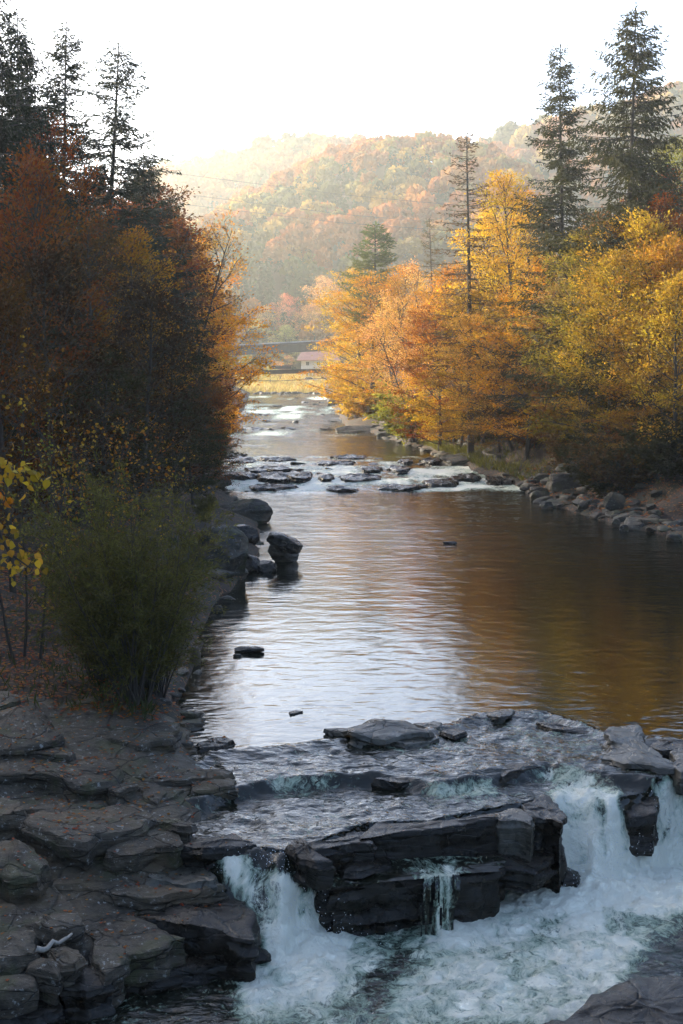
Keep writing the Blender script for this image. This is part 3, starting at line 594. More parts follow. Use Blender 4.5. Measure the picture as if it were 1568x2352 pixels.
# rocks of the middle rapids (outline from above)
for k, (x0, y0, x1, y1, z, lb) in enumerate([
    (75, 150, 240, 195, .3, 'dark flat rock at the left end of the middle rapids'),
    (190, 130, 300, 165, .45, 'low dark rock crowning the left middle rapids'),
    (240, 155, 400, 212, .15, 'large black rock with a trickle on the left of the rapids'),
    (375, 152, 478, 210, .15, 'black rounded rock right beside the large black one in the rapids'),
    (260, 128, 435, 165, .45, 'broad dark ledge behind the large black rapids rock'),
    (200, 208, 400, 236, .03, 'flat wet rock at the foot of the left rapids'),
    (490, 108, 660, 130, .62, 'long flat dark slab in the upper rapids'),
    (515, 165, 570, 198, .3, 'small dark rock in the centre of the rapids'),
    (595, 165, 780, 205, .2, 'wide flat dark rock in the centre of the rapids'),
    (680, 128, 780, 165, .45, 'sloping dark rock behind the wide flat one in the rapids'),
    (805, 127, 895, 165, .45, 'round dark boulder on the right of the rapids centre'),
    (545, 215, 680, 240, .02, 'low tan-topped rock at the foot of the rapids'),
    (760, 208, 980, 236, .03, 'long low wet rock at the foot of the rapids, right of the tan-topped'),
    (962, 185, 1110, 222, .1, 'dark flat-topped boulder in the right rapids'),
    (1080, 165, 1208, 198, .3, 'squared black boulder behind the flat-topped one in the right rapids'),
    (1225, 168, 1300, 220, .1, 'black boulder beside the small right cascade'),
    (1290, 175, 1350, 215, .12, 'black rock at the right end of the rapids'),
    (560, 85, 720, 97, .78, 'thin dark sill at the top edge of the rapids'),
    (850, 100, 910, 125, .7, 'small rock block in the upper right rapids'),
    (960, 92, 1030, 130, .7, 'cluster rock beside the big right bank slab'),
    (80, 75, 200, 92, .82, 'thin slab in still water above the left rapids'),
    (90, 95, 235, 118, .72, 'flat slab above the left rapids'),
    (260, 92, 410, 106, .78, 'thin dark slab above the left middle of the rapids')]):
    (x0_, y0_), (x1_, y1_) = zm(x0-6, y0-6), zm(x1+6, y1); rk = np.random.default_rng(900+k); hh = y1_-y0_; ry = .20*hh+1.2; Yr = Pz(x0_, y1_, z)[1]; hz_ = hh/F*Yr
    aa = np.sort(rk.uniform(0, 2*PI, 11)); pl = [((x0_+x1_)/2+(x1_-x0_)/2*np.sign(math.cos(a_))*abs(math.cos(a_))**.6*rk.uniform(.75, 1), y0_+ry*(1+math.sin(a_)*rk.uniform(.6, 1))) for a_ in aa]
    slab('rapids_rock', pl, z+hz_*.5, hz_*.5+.5, lb, M_wet, 300+k, rough=.16, N_=56, slope=.25, tilt=rk.uniform(-.1, .15), dome=.06)
# right bank rocks
for k, (x0, y0, x1, y1, z, lb) in enumerate([
    (1010, 75, 1310, 140, .7, 'big layered pale slab at the right end of the rapids'),
    (1200, 50, 1400, 120, 1.2, 'layered dark rock shelf above the big right slab'),
    (1340, 90, 1480, 150, .9, 'dark cracked block right of the big layered slab'),
    (1380, 140, 1560, 225, .3, 'dark boulder mass on the right bank beside the rapids'),
    (1200, 20, 1290, 65, 1.6, 'tilted plate of rock standing above the big right slab'),
    (1110, 10, 1230, 45, 1.5, 'pale angular rock at the foot of the right slope'),
    ]):
    (x0_, y0_), (x1_, y1_) = zm(x0, y0), zm(x1, y1); rk = np.random.default_rng(950+k); hh = y1_-y0_; ry = .15*hh+1.5; Yr = Pz(x0_, y1_, z)[1]; hz_ = hh/F*Yr
    aa = np.sort(rk.uniform(0, 2*PI, 12)); pl = [((x0_+x1_)/2+(x1_-x0_)/2*np.sign(math.cos(a_))*abs(math.cos(a_))**.6*rk.uniform(.75, 1), y0_+ry*(1+math.sin(a_)*rk.uniform(.6, 1))) for a_ in aa]
    slab('bank_rock', pl, z+hz_*.45, hz_*.45+.8, lb, M_brock, 340+k, rough=.2, N_=64, slope=.2, tilt=rk.uniform(0, .2), dome=.06)
for k, (x0, y0, x1, y1, z, lb) in enumerate([
    (1000, 690, 1210, 775, .35, 'sloping leaf-covered slab on the right bank'),
    (1040, 640, 1200, 700, 1.3, 'flat ledge with leaves above the sloping right slab'),
    (930, 765, 1020, 800, .1, 'pale wedge stone at the waterline left of the sloping slab'),
    (975, 805, 1030, 842, .0, 'square pale stone at the right waterline'),
    (1240, 760, 1330, 820, .9, 'dark boulder in the shade of the right bank'),
    (1270, 880, 1310, 910, .1, 'square light stone in the right bank rubble'),
    (1300, 905, 1345, 935, .0, 'small pointed stone at the right waterline'),
    (1500, 945, 1575, 978, .0, 'smooth pale stone at the waterline by the right edge'),
    (110, 492, 330, 528, .85, 'large flat dark rock on the right bank beyond the rapids'),
    (145, 410, 205, 445, 1.2, 'pale slanted rock on the far right bank'),
    (75, 370, 140, 420, 1.6, 'dark rock at the foot of the far bridge pier'),
    (280, 515, 360, 545, .8, 'dark flat rock at the tip of the shrub point')]):
    B('bank_rock', x0, y0, x1, y1, z, lb, M_brock, 360+k, .7, conv=z4, sink=.5, cuts=10, cat='rock')

# rubble: copies of a few stones along both shores and in the far riffles
rng = random.Random(5)
protos = [boulder_mesh('stone', (1.3, 1, .55), 400+i, M_brock, 10, ICO2 if i < 0 else ico(3), .12) for i in range(6)]
wets = [boulder_mesh('stone', (1.3, 1, .5), 420+i, M_wet, 9, ico(3), .12) for i in range(4)]
def scatter(n, f, meshes, label, group, cat='stone', name='stone', s=(.25, .7), dz=0.0):
    for i in range(n):
        x, Y, z = f(i); sc = rng.uniform(*s)
        o = link(name, rng.choice(meshes), None, (x, Y, z+dz)); o.scale = (sc*rng.uniform(.8, 1.5), sc*rng.uniform(.7, 1.2), sc*rng.uniform(.6, 1.1)*(.55 if 'rapids' in group or 'riffles' in group else 1)); o.rotation_euler = (rng.uniform(-.25, .25), rng.uniform(-.25, .25), rng.uniform(0, 6.28))
        tag(o, label, cat, group); ROCKS.append(o)
def fR(i):
    Y = rng.uniform(62, 96); d = abs(rng.gauss(0, 2.4)); x = float(xr(Y))+d-.2; return x, Y, float(gz(x, Y))
def fR2(i):
    Y = rng.uniform(92, 165); d = abs(rng.gauss(0, 1.2)); x = float(xr(Y))+d-.1; return x, Y, float(gz(x, Y))
def fL(i):
    Y = rng.uniform(42, 120); d = abs(rng.gauss(0, .6)); x = float(xl(Y))-d+.25; return x, Y, float(max(gz(x, Y), zprof(Y)-.05))
def fT(i):
    Y = rng.uniform(322, 333); x = rng.uniform(-20, -5); return x, Y, 2.6
def fM(i):
    Y = rng.choice([165, 167, 184, 186, 205, 240, 250, 262, 290]) + rng.uniform(-1.5, 1.5); x = rng.uniform(float(xl(Y)), float(xr(Y))); return x, Y, float(zprof(Y))
def fLs(i):
    Y = rng.uniform(27, 39); d = rng.uniform(-.3, 1.6); x = float(xl(Y))-d; return x, Y, float(max(gz(x, Y), -.05))
scatter(170, fR, protos, 'loose angular stone in the rubble strip along the right pool shore', 'rubble on the right pool shore', s=(.35, 1.3))
scatter(70, fR2, protos, 'grey stone on the right bank beside and beyond the rapids', 'stones on the right bank by the rapids', s=(.4, 1.1))
scatter(26, fL, protos, 'dim stone at the left waterline beyond the willow', 'stones along the left waterline', s=(.3, .8))
scatter(30, fT, wets, 'dark cobble in the row across the far end of the river', 'cobbles at the far end of the river', s=(.7, 1.9))
scatter(34, fM, wets, 'dark flat stone breaking the surface in the far riffles', 'stones in the far riffles', s=(.5, 1.5))
def fC(i):
    Y = rng.choice([94, 96, 99.5, 102.5, 105, 109, 112, 115])+rng.uniform(-.9, .9); x = rng.uniform(float(xl(Y)), float(xr(Y))); return x, Y, float(zprof(Y))-.02
scatter(26, fC, wets, 'small black flat stone amid the white water of the middle rapids', 'small stones in the middle rapids', s=(.35, 1.0))
scatter(22, fLs, protos, 'small stone between the willow bush and the left shallows', 'small stones by the willow', s=(.15, .4))

# ------------------------------------------------------------------ leaves & trees
def leaf_quads(rg, C, D, size, asp=.6, upbias=.6):
    """C centres (n,3), D directions (n,3) -> rhombic leaves"""
    n = len(C); D = D/(np.linalg.norm(D, axis=1)[:, None]+1e-9)
    U = rg.normal(size=(n, 3)); U[:, 2] += upbias*2; S_ = np.cross(D, U); S_ /= np.linalg.norm(S_, axis=1)[:, None]+1e-9
    Nn = np.cross(S_, D)
    l = (size*rg.uniform(.6, 1.25, n))[:, None]; w = l*asp*.5; cup = Nn*l*rg.uniform(-.15, .15, n)[:, None]
    V = np.stack([C, C+D*l*.45+S_*w+cup, C+D*l, C+D*l*.45-S_*w+cup], 1).reshape(-1, 3)
    Q = np.arange(4*n).reshape(-1, 4); return V, Q
def leaf_ovate(rg, C, D, size, asp=.8, upbias=.3):
    """broad pointed leaves folded along the midrib, two quads each"""
    n = len(C); D = D/(np.linalg.norm(D, axis=1)[:, None]+1e-9); U = rg.normal(size=(n, 3)); U[:, 2] += upbias*2
    S_ = np.cross(D, U); S_ /= np.linalg.norm(S_, axis=1)[:, None]+1e-9; Nn = np.cross(S_, D); l = (size*rg.uniform(.65, 1.25, n))[:, None]; w = l*asp*.5; c = Nn*w*rg.uniform(.05, .5, n)[:, None]
    V = np.stack([C, C+D*l*.28+S_*w*.95+c, C+D*l*.62+S_*w*.8+c, C+D*l, C+D*l*.62-S_*w*.8+c, C+D*l*.28-S_*w*.95+c], 1).reshape(-1, 3)
    b = np.arange(n)[:, None]*6; Q = np.concatenate([b+np.array([[0, 1, 2, 3]]), b+np.array([[0, 3, 4, 5]])], 1).reshape(-1, 4); return V, Q
def curve(p, d, L, n, rg, up=0.0, wob=.12):
    pts = [np.array(p, float)]; d = np.array(d, float); st = L/n
    for i in range(n):
        d = d + rg.normal(size=3)*wob + np.array([0, 0, up]); d /= np.linalg.norm(d); pts.append(pts[-1]+d*st)
    return np.array(pts), d
def make_broadleaf(seed, H=14.0, cb=.18, spread=.36, leaf=.17, nlimb=34, flat=.35, dens=1.0, top=1.0, shape='oval', lean=0.0, ns=1):
    rg = np.random.default_rng(seed); W = Geo(); Lf = []
    stems = []
    for k in range(ns):
        a = rg.uniform(0, 6.28); d0 = np.array([math.cos(a)*.22*(ns > 1)+lean, math.sin(a)*.22*(ns > 1), 1.0])
        T, _ = curve((rg.uniform(-.2, .2)*(ns > 1), rg.uniform(-.2, .2)*(ns > 1), -.4), d0, H*.96*(1 if k == 0 else rg.uniform(.7, .95)), 12, rg, .02, .045)
        r = H*.011/math.sqrt(ns)*np.linspace(1.15, .12, 13)**.9+.01; W.tube(T, r, 7); stems.append(T)
    for i in range(nlimb):
        T = stems[i % ns]; t = cb+(1-cb)*((i+.5)/nlimb)**.9*.97; k = t*12; j = min(int(k), 11); p = T[j]+(T[j+1]-T[j])*(k-j)
        u = (t-cb)/(1-cb)
        if shape == 'oval': prof = math.sqrt(max(0.02, 1-(2*u-.75)**2/1.7))*(1-.55*u**3)
        elif shape == 'cone': prof = (1-u)*.85+.15
        else: prof = .45+.6*u-.5*u**4
        L = H*spread*prof*rg.uniform(.7, 1.15); a = i*2.39996+rg.uniform(-.4, .4); el = R(8+58*u*top+rg.uniform(-10, 10))
        d = (math.cos(a)*math.cos(el), math.sin(a)*math.cos(el), math.sin(el))
        B_, _ = curve(p, d, L, 8, rg, .03 if flat > .3 else .0, .1); W.tube(B_, H*.0042*(1-.5*u)*np.linspace(1, .18, 9), 4)
        for m in range(max(4, int(9*dens*L/(H*spread)))):
            f = rg.uniform(.22, 1.); kk = f*8; jj = min(int(kk), 7); q = B_[jj]+(B_[jj+1]-B_[jj])*(kk-jj)
            bd = B_[jj+1]-B_[jj]; bd /= np.linalg.norm(bd); side = np.cross(bd, [0, 0, 1.]); side /= np.linalg.norm(side)+1e-9
            sd = bd*.7+side*rg.choice([-1, 1])*rg.uniform(.5, 1)+np.array([0, 0, rg.uniform(-.3, .45)]); L2 = L*rg.uniform(.2, .4)*(1.15-.5*f)+.25
            S2, _ = curve(q, sd, L2, 4, rg, 0, .14); W.tube(S2, H*.0014*np.linspace(1, .3, 5), 3)
            for s_ in range(int(3+2*L2)):
                g = rg.uniform(.15, 1.05); g4 = min(g, .999)*4; gj = int(g4); c = S2[gj]+(S2[gj+1]-S2[gj])*(g4-gj)
                nl = int(rg.integers(9, 17)); rad = rg.uniform(.22, .5)*H/14
                off = rg.normal(size=(nl, 3))*rad*np.array([1, 1, flat]); dd = off*1.2+sd*.5+rg.normal(size=(nl, 3))*.25*rad; dd[:, 2] -= .12*rad
                Lf.append((c+off, dd))
    C = np.concatenate([a for a, b in Lf]); D = np.concatenate([b for a, b in Lf])
    V, Q = leaf_quads(rg, C, D, leaf)
    cl = fbm(C[:, 0]*.7, C[:, 1]*.7, C[:, 2]*.7, 2, seed); rnd = np.clip(.5+.45*cl+rg.normal(size=len(C))*.17, 0, 1)
    me = mesh_np('leaves', V, Q, M_leaf, False, {'rnd': ('FACE', 'FLOAT', rnd)})
    return W.mesh('trunk', M_bark, True), me, H, len(C)
def make_spruce(seed, H=24.0, Rb=3.4, tcut=.12, droop=.35, dens=1.0, hang=.5, needle=1.0, gap=.36, gaps=.0):
    rg = np.random.default_rng(seed); W = Geo(); C = []; D = []; SZ = []
    T, _ = curve((0, 0, -.4), (0, 0, 1), H+.4, 14, rg, .05, .012); W.tube(T, H*.0095*np.linspace(1, .06, 15)+.01, 7)
    z = H*tcut
    while z < H-.25:
        u = z/H; L0 = Rb*((1-u)**.68)*(1 if u > .3 else .75+.25*u/.3)+.12
        for b in range(rg.integers(4, 7)):
            if rg.random() < gaps: continue
            L = L0*rg.uniform(.55, 1.2); a = rg.uniform(0, 6.28); p = np.array([np.interp(z, T[:, 2], T[:, 0]), np.interp(z, T[:, 2], T[:, 1]), z+rg.uniform(-.15, .15)])
            el = R(-4-22*(1-u)*droop*2+45*max(0, u-.75)*2+rg.uniform(-8, 8)); d = (math.cos(a)*math.cos(el), math.sin(a)*math.cos(el), math.sin(el))
            n = 7; B_, _ = curve(p, d, L, n, rg, .055, .05); W.tube(B_, (.012+.010*L)*np.linspace(1, .2, n+1), 3)
            nt = max(3, int(L/.11*dens))
            for k in range(nt):
                f = (k+.5)/nt; f = .12+.88*f; kk = f*n; jj = min(int(kk), n-1); q = B_[jj]+(B_[jj+1]-B_[jj])*(kk-jj); bd = B_[jj+1]-B_[jj]; bd /= np.linalg.norm(bd)
                side = np.cross(bd, [0, 0, 1.]); side /= np.linalg.norm(side)+1e-9; s = 1 if k % 2 else -1
                tl = (.22+.30*L*(1-f)*.55+.12)*rg.uniform(.6, 1.2)
                dr = bd*.6+side*s*.8; dr[2] -= hang*rg.uniform(.2, 1.3); dr /= np.linalg.norm(dr)
                m = max(2, int(tl/.10*needle))
                for e in range(m):
                    C.append(q+dr*tl*(e/m)); D.append(dr+rg.normal(size=3)*.35); SZ.append(.27)
            C.append(B_[-1]); D.append(bd); SZ.append(.25)
        z += gap*rg.uniform(.7, 1.3)*(1-.4*u)
    for e in range(10): C.append(T[-1]-np.array([0, 0, .12*e])); D.append(np.array([rg.normal()*.5, rg.normal()*.5, .9])); SZ.append(.25)
    C = np.array(C); D = np.array(D); SZ = np.array(SZ)
    V, Q = leaf_quads(rg, C, D, SZ, .30, .3)
    rnd = np.clip(.5+rg.normal(size=len(C))*.2, 0, 1)
    me = mesh_np('needles', V, Q, M_needle, False, {'rnd': ('FACE', 'FLOAT', rnd)})
    return W.mesh('trunk', M_bark, True), me, H, len(C)
def make_shrub(seed, H=4.8, spread=.5, leaf=.13, asp=.2, nst=16, per=220, low=.1, up=.02, flat=1.0, ovate=False):
    rg = np.random.default_rng(seed); W = Geo(); C = []; D = []
    for s in range(nst):
        a = rg.uniform(0, 6.28); tilt = rg.uniform(.05, spread)*1.5; d = (math.cos(a)*tilt, math.sin(a)*tilt, 1)
        P, _ = curve((rg.uniform(-.25, .25), rg.uniform(-.25, .25), -.15), d, H*rg.uniform(.6, 1.05), 9, rg, up, .06); W.tube(P, H*.005*np.linspace(1, .15, 10), 4)
        for b in range(14):
            f = rg.uniform(.18, 1); k = f*9; j = min(int(k), 8); q = P[j]+(P[j+1]-P[j])*(k-j); dd = (P[j+1]-P[j])/np.linalg.norm(P[j+1]-P[j])+rg.normal(size=3)*.65
            B_, _ = curve(q, dd, H*.24*rg.uniform(.5, 1.2), 5, rg, -.03, .1); W.tube(B_, H*.0011*np.linspace(1, .3, 6), 3)
            m = int(per/14*rg.uniform(.6, 1.4)); g = rg.uniform(0, .999, m)*5; gi = g.astype(int); c = B_[gi]+(B_[gi+1]-B_[gi])*(g-gi)[:, None]
            C.append(c+rg.normal(size=(m, 3))*.05); t = B_[gi+1]-B_[gi]; D.append(t/np.linalg.norm(t, axis=1)[:, None]+rg.normal(size=(m, 3))*.6+np.array([0, 0, -.15]))
    C = np.concatenate(C); D = np.concatenate(D); V, Q = (leaf_ovate if ovate else leaf_quads)(rg, C, D, leaf, asp, .3)
    rnd = np.clip(.5+rg.normal(size=len(C))*.2, 0, 1)
    if ovate: rnd = np.repeat(rnd, 2)
    me = mesh_np('leaves', V, Q, M_leaf, False, {'rnd': ('FACE', 'FLOAT', rnd)})
    return W.mesh('stems', M_bark, True), me, H, len(C)

A1 = make_broadleaf(1, 14, .12, .36, .17, 40, .35)
A2 = make_broadleaf(2, 14, .2, .30, .16, 38, .4, shape='oval')
A3 = make_broadleaf(3, 14, .06, .42, .17, 44, .22, dens=1.1, top=.7)           # layered beech
A4 = make_broadleaf(4, 14, .25, .26, .15, 34, .6, dens=.55, ns=3)             # sparse, several stems
A5 = make_broadleaf(5, 14, .2, .32, .20, 32, .6, dens=.6)                     # large leaves
A6 = make_broadleaf(6, 14, .1, .34, .16, 40, .3, shape='cone')
A7 = make_broadleaf(7, 14, .08, .40, .17, 42, .25, dens=1.0, top=.8, lean=-.25)
SP1 = make_spruce(11, 24, 4.9, .14, .35, 1.1, .6, 1.0, .42)
SP2 = make_spruce(12, 24, 6.0, .12, .5, 1.1, 1.2, 1.1, .42)
SP3 = make_spruce(13, 24, 5.6, .2, .4, .95, .75, .9, .42, gaps=.22)
SP4 = make_spruce(14, 21, 4.2, .22, .45, .55, .35, .5, .55, .1)               # thin, nearly bare
PN = make_spruce(15, 12, 3.4, .45, -.3, 1.2, .1, 1.3, .4)
W1 = make_shrub(21, 4.8, .33, .13, .2, 34, 800, up=-.01)
W2 = make_shrub(22, 2.6, .5, .13, .55, 18, 420)
W3 = make_shrub(23, 5.0, .2, .062, .8, 3, 150, ovate=True)                                # sapling with round leaves
print('leaves', [t[3] for t in (A1, A2, A3, A4, A5, A6, A7, SP1, SP2, SP3, SP4, PN, W1, W2, W3)])

CONIFERS = (id(SP1), id(SP2), id(SP3), id(SP4), id(PN))
def tree(kind, px, ptop, Y, label, color, ws=1.0, cat='tree', name=None, group=None, rz=None, pbase=None, bark=None):
    """px = trunk position and ptop = crown top as measured in the photo, Y = distance along the valley."""
    x = Py(px, 900, Y)[0]
    if Y < 330:
        if px > 740:
            while x < float(xr(Y))+.7: Y *= 1.01; x = Py(px, 900, Y)[0]
        else:
            while x > float(xl(Y))-.5: px -= 4; x = Py(px, 900, Y)[0]
    g = float(gz(x, Y)) if pbase is None else Py(px, pbase, Y)[2]
    zt = Py(px, ptop, Y)[2]; h = max(1.0, zt-g); s = h/kind[2]
    con = any(kind is k for k in (SP1, SP2, SP3, SP4, PN))
    name = name or ('spruce_tree' if con else 'beech_tree')
    root = empty(name, (x, Y, g), label, cat, group); root.scale = (s*ws, s*ws, s); root.rotation_euler[2] = rng.uniform(0, 6.28) if rz is None else rz
    t = link('stems' if cat == 'shrub' else 'trunk', kind[0], root)
    c = link('leaves' if cat == 'shrub' else 'crown', kind[1], root); c.color = (*color, 1)
    return root
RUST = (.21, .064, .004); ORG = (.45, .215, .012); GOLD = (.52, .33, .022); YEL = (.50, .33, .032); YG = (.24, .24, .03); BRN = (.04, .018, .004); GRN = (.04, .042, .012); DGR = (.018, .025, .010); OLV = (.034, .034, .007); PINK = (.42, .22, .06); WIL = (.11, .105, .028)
# left bank
T = tree
T(SP2, -5, -110, 58, 'very tall dark spruce cut by the top left corner', DGR, .95)
T(SP1, 138, 45, 76, 'slim spruce with a bare upper stem, second from the left corner', DGR, 1.0)
T(SP2, 45, 30, 66, 'dark full spruce just right of the tallest left spruce', DGR, .95)
T(SP3, 243, 108, 80, 'dark open spruce standing against the white sky on the left', DGR, 1.3)
T(SP2, 338, 345, 88, 'dark spruce top sloping down to the hazy hill on the left', DGR, 1.25)
T(SP1, 430, 640, 96, 'dark low spruce in front of the glowing orange beech', DGR, 1.2)
T(SP2, 78, 150, 72, 'dark spruce filling the corner between the tallest left spruce and the slim one', DGR, .9)
T(SP2, 85, 330, 66, 'dark spruce buried among the rust beeches on the left', DGR, 1.0)
T(A1, 30, 330, 52, 'rust-brown beech below the tallest left spruce', RUST, .75)
T(A2, 150, 235, 68, 'tall rust beech between the two slim left spruces', RUST, .6)
T(A2, 95, 280, 80, 'dim rust beech filling the gap behind the slim spruce', RUST, .6)
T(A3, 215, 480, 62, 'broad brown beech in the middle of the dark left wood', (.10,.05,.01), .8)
T(A1, 300, 520, 74, 'orange-flecked beech under the open spruce', ORG, .9)
T(A4, 392, 455, 92, 'thin pinkish tree with bare twigs beside the hazy hill', PINK, .85, bark=1)
for px, pt, Y, lb in [(300, 395, 103, 'added dusky beech deep in the left wood below the open spruce'), (345, 440, 105, 'added brown beech under the sloping spruce top'), (372, 475, 122, 'added dark beech right behind the sloping spruce top'), (335, 450, 130, 'added far brown beech behind the pinkish bare-twigged tree'), (395, 520, 132, 'added dark beech between the pinkish tree and the golden beech'), (285, 380, 101, 'added far rust beech behind the open spruce trunk'), (250, 420, 98, 'added shaded rust beech left of the open spruce trunk')]:
    T(A1, px, pt, Y, lb, (.12, .045, .006), 1.0)  # beeches added to throw shade on the lower right bank
T(W1, 350, 1250, 32.5, 'lower olive willow touching the right side of the large willow', WIL, 1.1, cat='shrub', name='willow_bush')
T(W1, 215, 1215, 32.5, 'lower olive willow against the left side of the large willow', WIL, .95, cat='shrub', name='willow_bush')
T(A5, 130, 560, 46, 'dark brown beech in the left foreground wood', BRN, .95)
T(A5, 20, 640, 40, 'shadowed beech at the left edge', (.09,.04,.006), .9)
T(A5, 320, 640, 58, 'brown beech leaning over the willow', BRN, 1.0)
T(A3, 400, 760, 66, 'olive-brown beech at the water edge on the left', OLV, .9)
T(A1, 482, 545, 110, 'glowing orange beech overhanging the river on the left', (.62, .28, .012), .95, rz=1)
T(A3, 500, 655, 116, 'smaller orange beech whose sprays touch the footbridge', (.44, .19, .01), .62)
T(A1, 415, 560, 112, 'golden beech behind the dark low spruce', GOLD, .9)
T(A3, 465, 860, 84, 'low rust beech hanging over the left shore', RUST, 1.0)
T(A1, 440, 900, 72, 'short olive tree at the left shore above the boulders', OLV, 1.0)
T(A1, 240, 800, 50, 'shaded short beech behind the willow', OLV, 1.1)
T(A2, 205, 430, 90, 'background beech high on the left slope', RUST, 1.2)
T(A1, 30, 480, 75, 'background beech at the far left', BRN, 1.2)
T(A6, 340, 480, 100, 'background rust tree below the sloping spruce top', RUST, 1.1)
T(W3, 60, 700, 34, 'thin sapling with yellow leaves near the left edge', (.34,.22,.03), 1.0, name='sapling')
T(W3, 190, 690, 40, 'tall pale-stemmed sapling with scattered orange leaves', (.36,.17,.02), 1.0, name='sapling')
T(W3, 320, 830, 42, 'sapling with yellow leaves just above the willow', (.34,.22,.03), 1.1, name='sapling')
T(W3, 130, 880, 37, 'short sapling with green and yellow leaves on the left slope', (.2,.2,.03), 1.2, name='sapling')
T(W3, 250, 880, 46, 'sapling with orange leaves in the dark left wood', (.34,.13,.02), 1.2, name='sapling')
T(W1, 300, 1085, 31, 'large dark green willow bush on the left bank', WIL, 1.0, cat='shrub', name='willow_bush')
T(W2, 470, 1130, 66, 'small feathery willow behind the huge boulder', WIL, 1.0, cat='shrub', name='willow_bush')
T(W2, 470, 960, 100, 'green shrub on the left shore level with the rapids', WIL, 1.5, cat='shrub', name='shrub')
T(W2, 505, 930, 135, 'dark shrub at the left shore beyond the rapids', OLV, 1.6, cat='shrub', name='shrub')
T(W2, 505, 890, 170, 'rusty shrub at the left shore near the footbridge', RUST, 1.2, cat='shrub', name='shrub')
T(W2, 505, 870, 215, 'far rusty shrub under the footbridge end', RUST, 1.2, cat='shrub', name='shrub')
T(A3, 490, 780, 150, 'rust beech leaning out before the footbridge', RUST, .6)
T(A1, 470, 700, 170, 'rust beech by the left end of the footbridge', RUST, .8)
# right bank
T(SP1, 1283, 92, 100, 'tall dark spruce with level branches, left one of the right pair', GRN, .95)
T(SP2, 1424, 12, 94, 'tallest drooping spruce near the right edge', (.05, .05, .014), 1.15)
T(SP4, 1082, 300, 112, 'nearly bare brown spruce skeleton against the hill', (.12, .07, .03), 1.15)
T(PN, 856, 515, 182, 'round-topped green pine above the orange trees', (.12, .14, .04), 1.2, name='pine_tree')
T(SP4, 1000, 500, 150, 'thin pale spruce behind the orange trees', (.16, .12, .05), .9)
T(A2, 1205, 372, 114, 'tall golden tree left of the spruce pair', (.56, .36, .03), .8)
T(A1, 1145, 470, 124, 'golden orange tree right behind the bare spruce', GOLD, .85)
T(A6, 1240, 400, 114, 'orange tree close against the level-branched spruce', ORG, 1.0)
T(A2, 1045, 585, 128, 'orange tree under the bare spruce', ORG, 1.0)
T(A3, 1110, 640, 114, 'layered orange beech with dark outstretched boughs', (.26, .15, .015), 1.15)
T(A7, 1180, 700, 106, 'layered olive-orange beech above the rapids', (.45, .24, .04), 1.1, rz=0)
T(A4, 970, 545, 146, 'pale pinkish tree with fine bare stems', PINK, 1.0)
T(A4, 925, 580, 158, 'pale orange tree beside the pinkish one', (.62, .34, .12), 1.0)
T(A2, 890, 590, 172, 'orange tree right behind the golden overhanging tree', ORG, 1.1)
T(A1, 835, 605, 195, 'golden tree overhanging the river by the bridges', GOLD, 1.0)
T(A3, 850, 620, 176, 'bright orange tree between the pine and the water', ORG, 1.2)
T(A1, 822, 700, 205, 'low golden crown touching the concrete bridge', GOLD, 1.0)
T(A4, 950, 700, 128, 'tree with white slender stems above the shrub point', (.55, .28, .08), 1.0)
T(A3, 1010, 690, 120, 'orange-brown beech left of the layered orange one', RUST, 1.0)
T(A5, 1480, 480, 88, 'yellow large-leaved maple at the right', YEL, .95, name='maple_tree')
T(A5, 1400, 590, 94, 'yellow-orange maple below the drooping spruce', GOLD, 1.0, name='maple_tree')
T(A4, 1345, 470, 97, 'brownish half-bare tree between the two tall spruces', (.22, .13, .05), 1.1)
T(A1, 1560, 380, 96, 'russet tree at the right edge', RUST, 1.0)
T(A2, 1545, 290, 124, 'yellow-green tree rising behind the right edge', YG, 1.1)
T(A5, 1570, 560, 86, 'orange maple cut by the right edge', ORG, 1.0, name='maple_tree')
T(A2, 1310, 640, 100, 'gold-brown tree beneath the level-branched spruce', (.30,.17,.02), .95)
T(A1, 1470, 650, 96, 'amber tree in the middle of the right wood', (.34,.14,.015), 1.0)
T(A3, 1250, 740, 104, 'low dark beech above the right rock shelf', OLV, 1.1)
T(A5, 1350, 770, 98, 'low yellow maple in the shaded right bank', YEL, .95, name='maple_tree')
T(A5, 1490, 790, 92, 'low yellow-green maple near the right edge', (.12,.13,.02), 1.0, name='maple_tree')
T(A2, 1575, 700, 90, 'dark orange beech low at the right edge', RUST, 1.0)
T(A1, 1420, 520, 112, 'background golden tree behind the drooping spruce', GOLD, 1.1)
T(A6, 1500, 420, 118, 'background tree high on the right slope', RUST, 1.2)
T(A2, 1330, 560, 125, 'background orange tree between the spruce pair', ORG, 1.1)
T(A1, 1180, 560, 135, 'background golden tree behind the tall golden one', GOLD, 1.2)
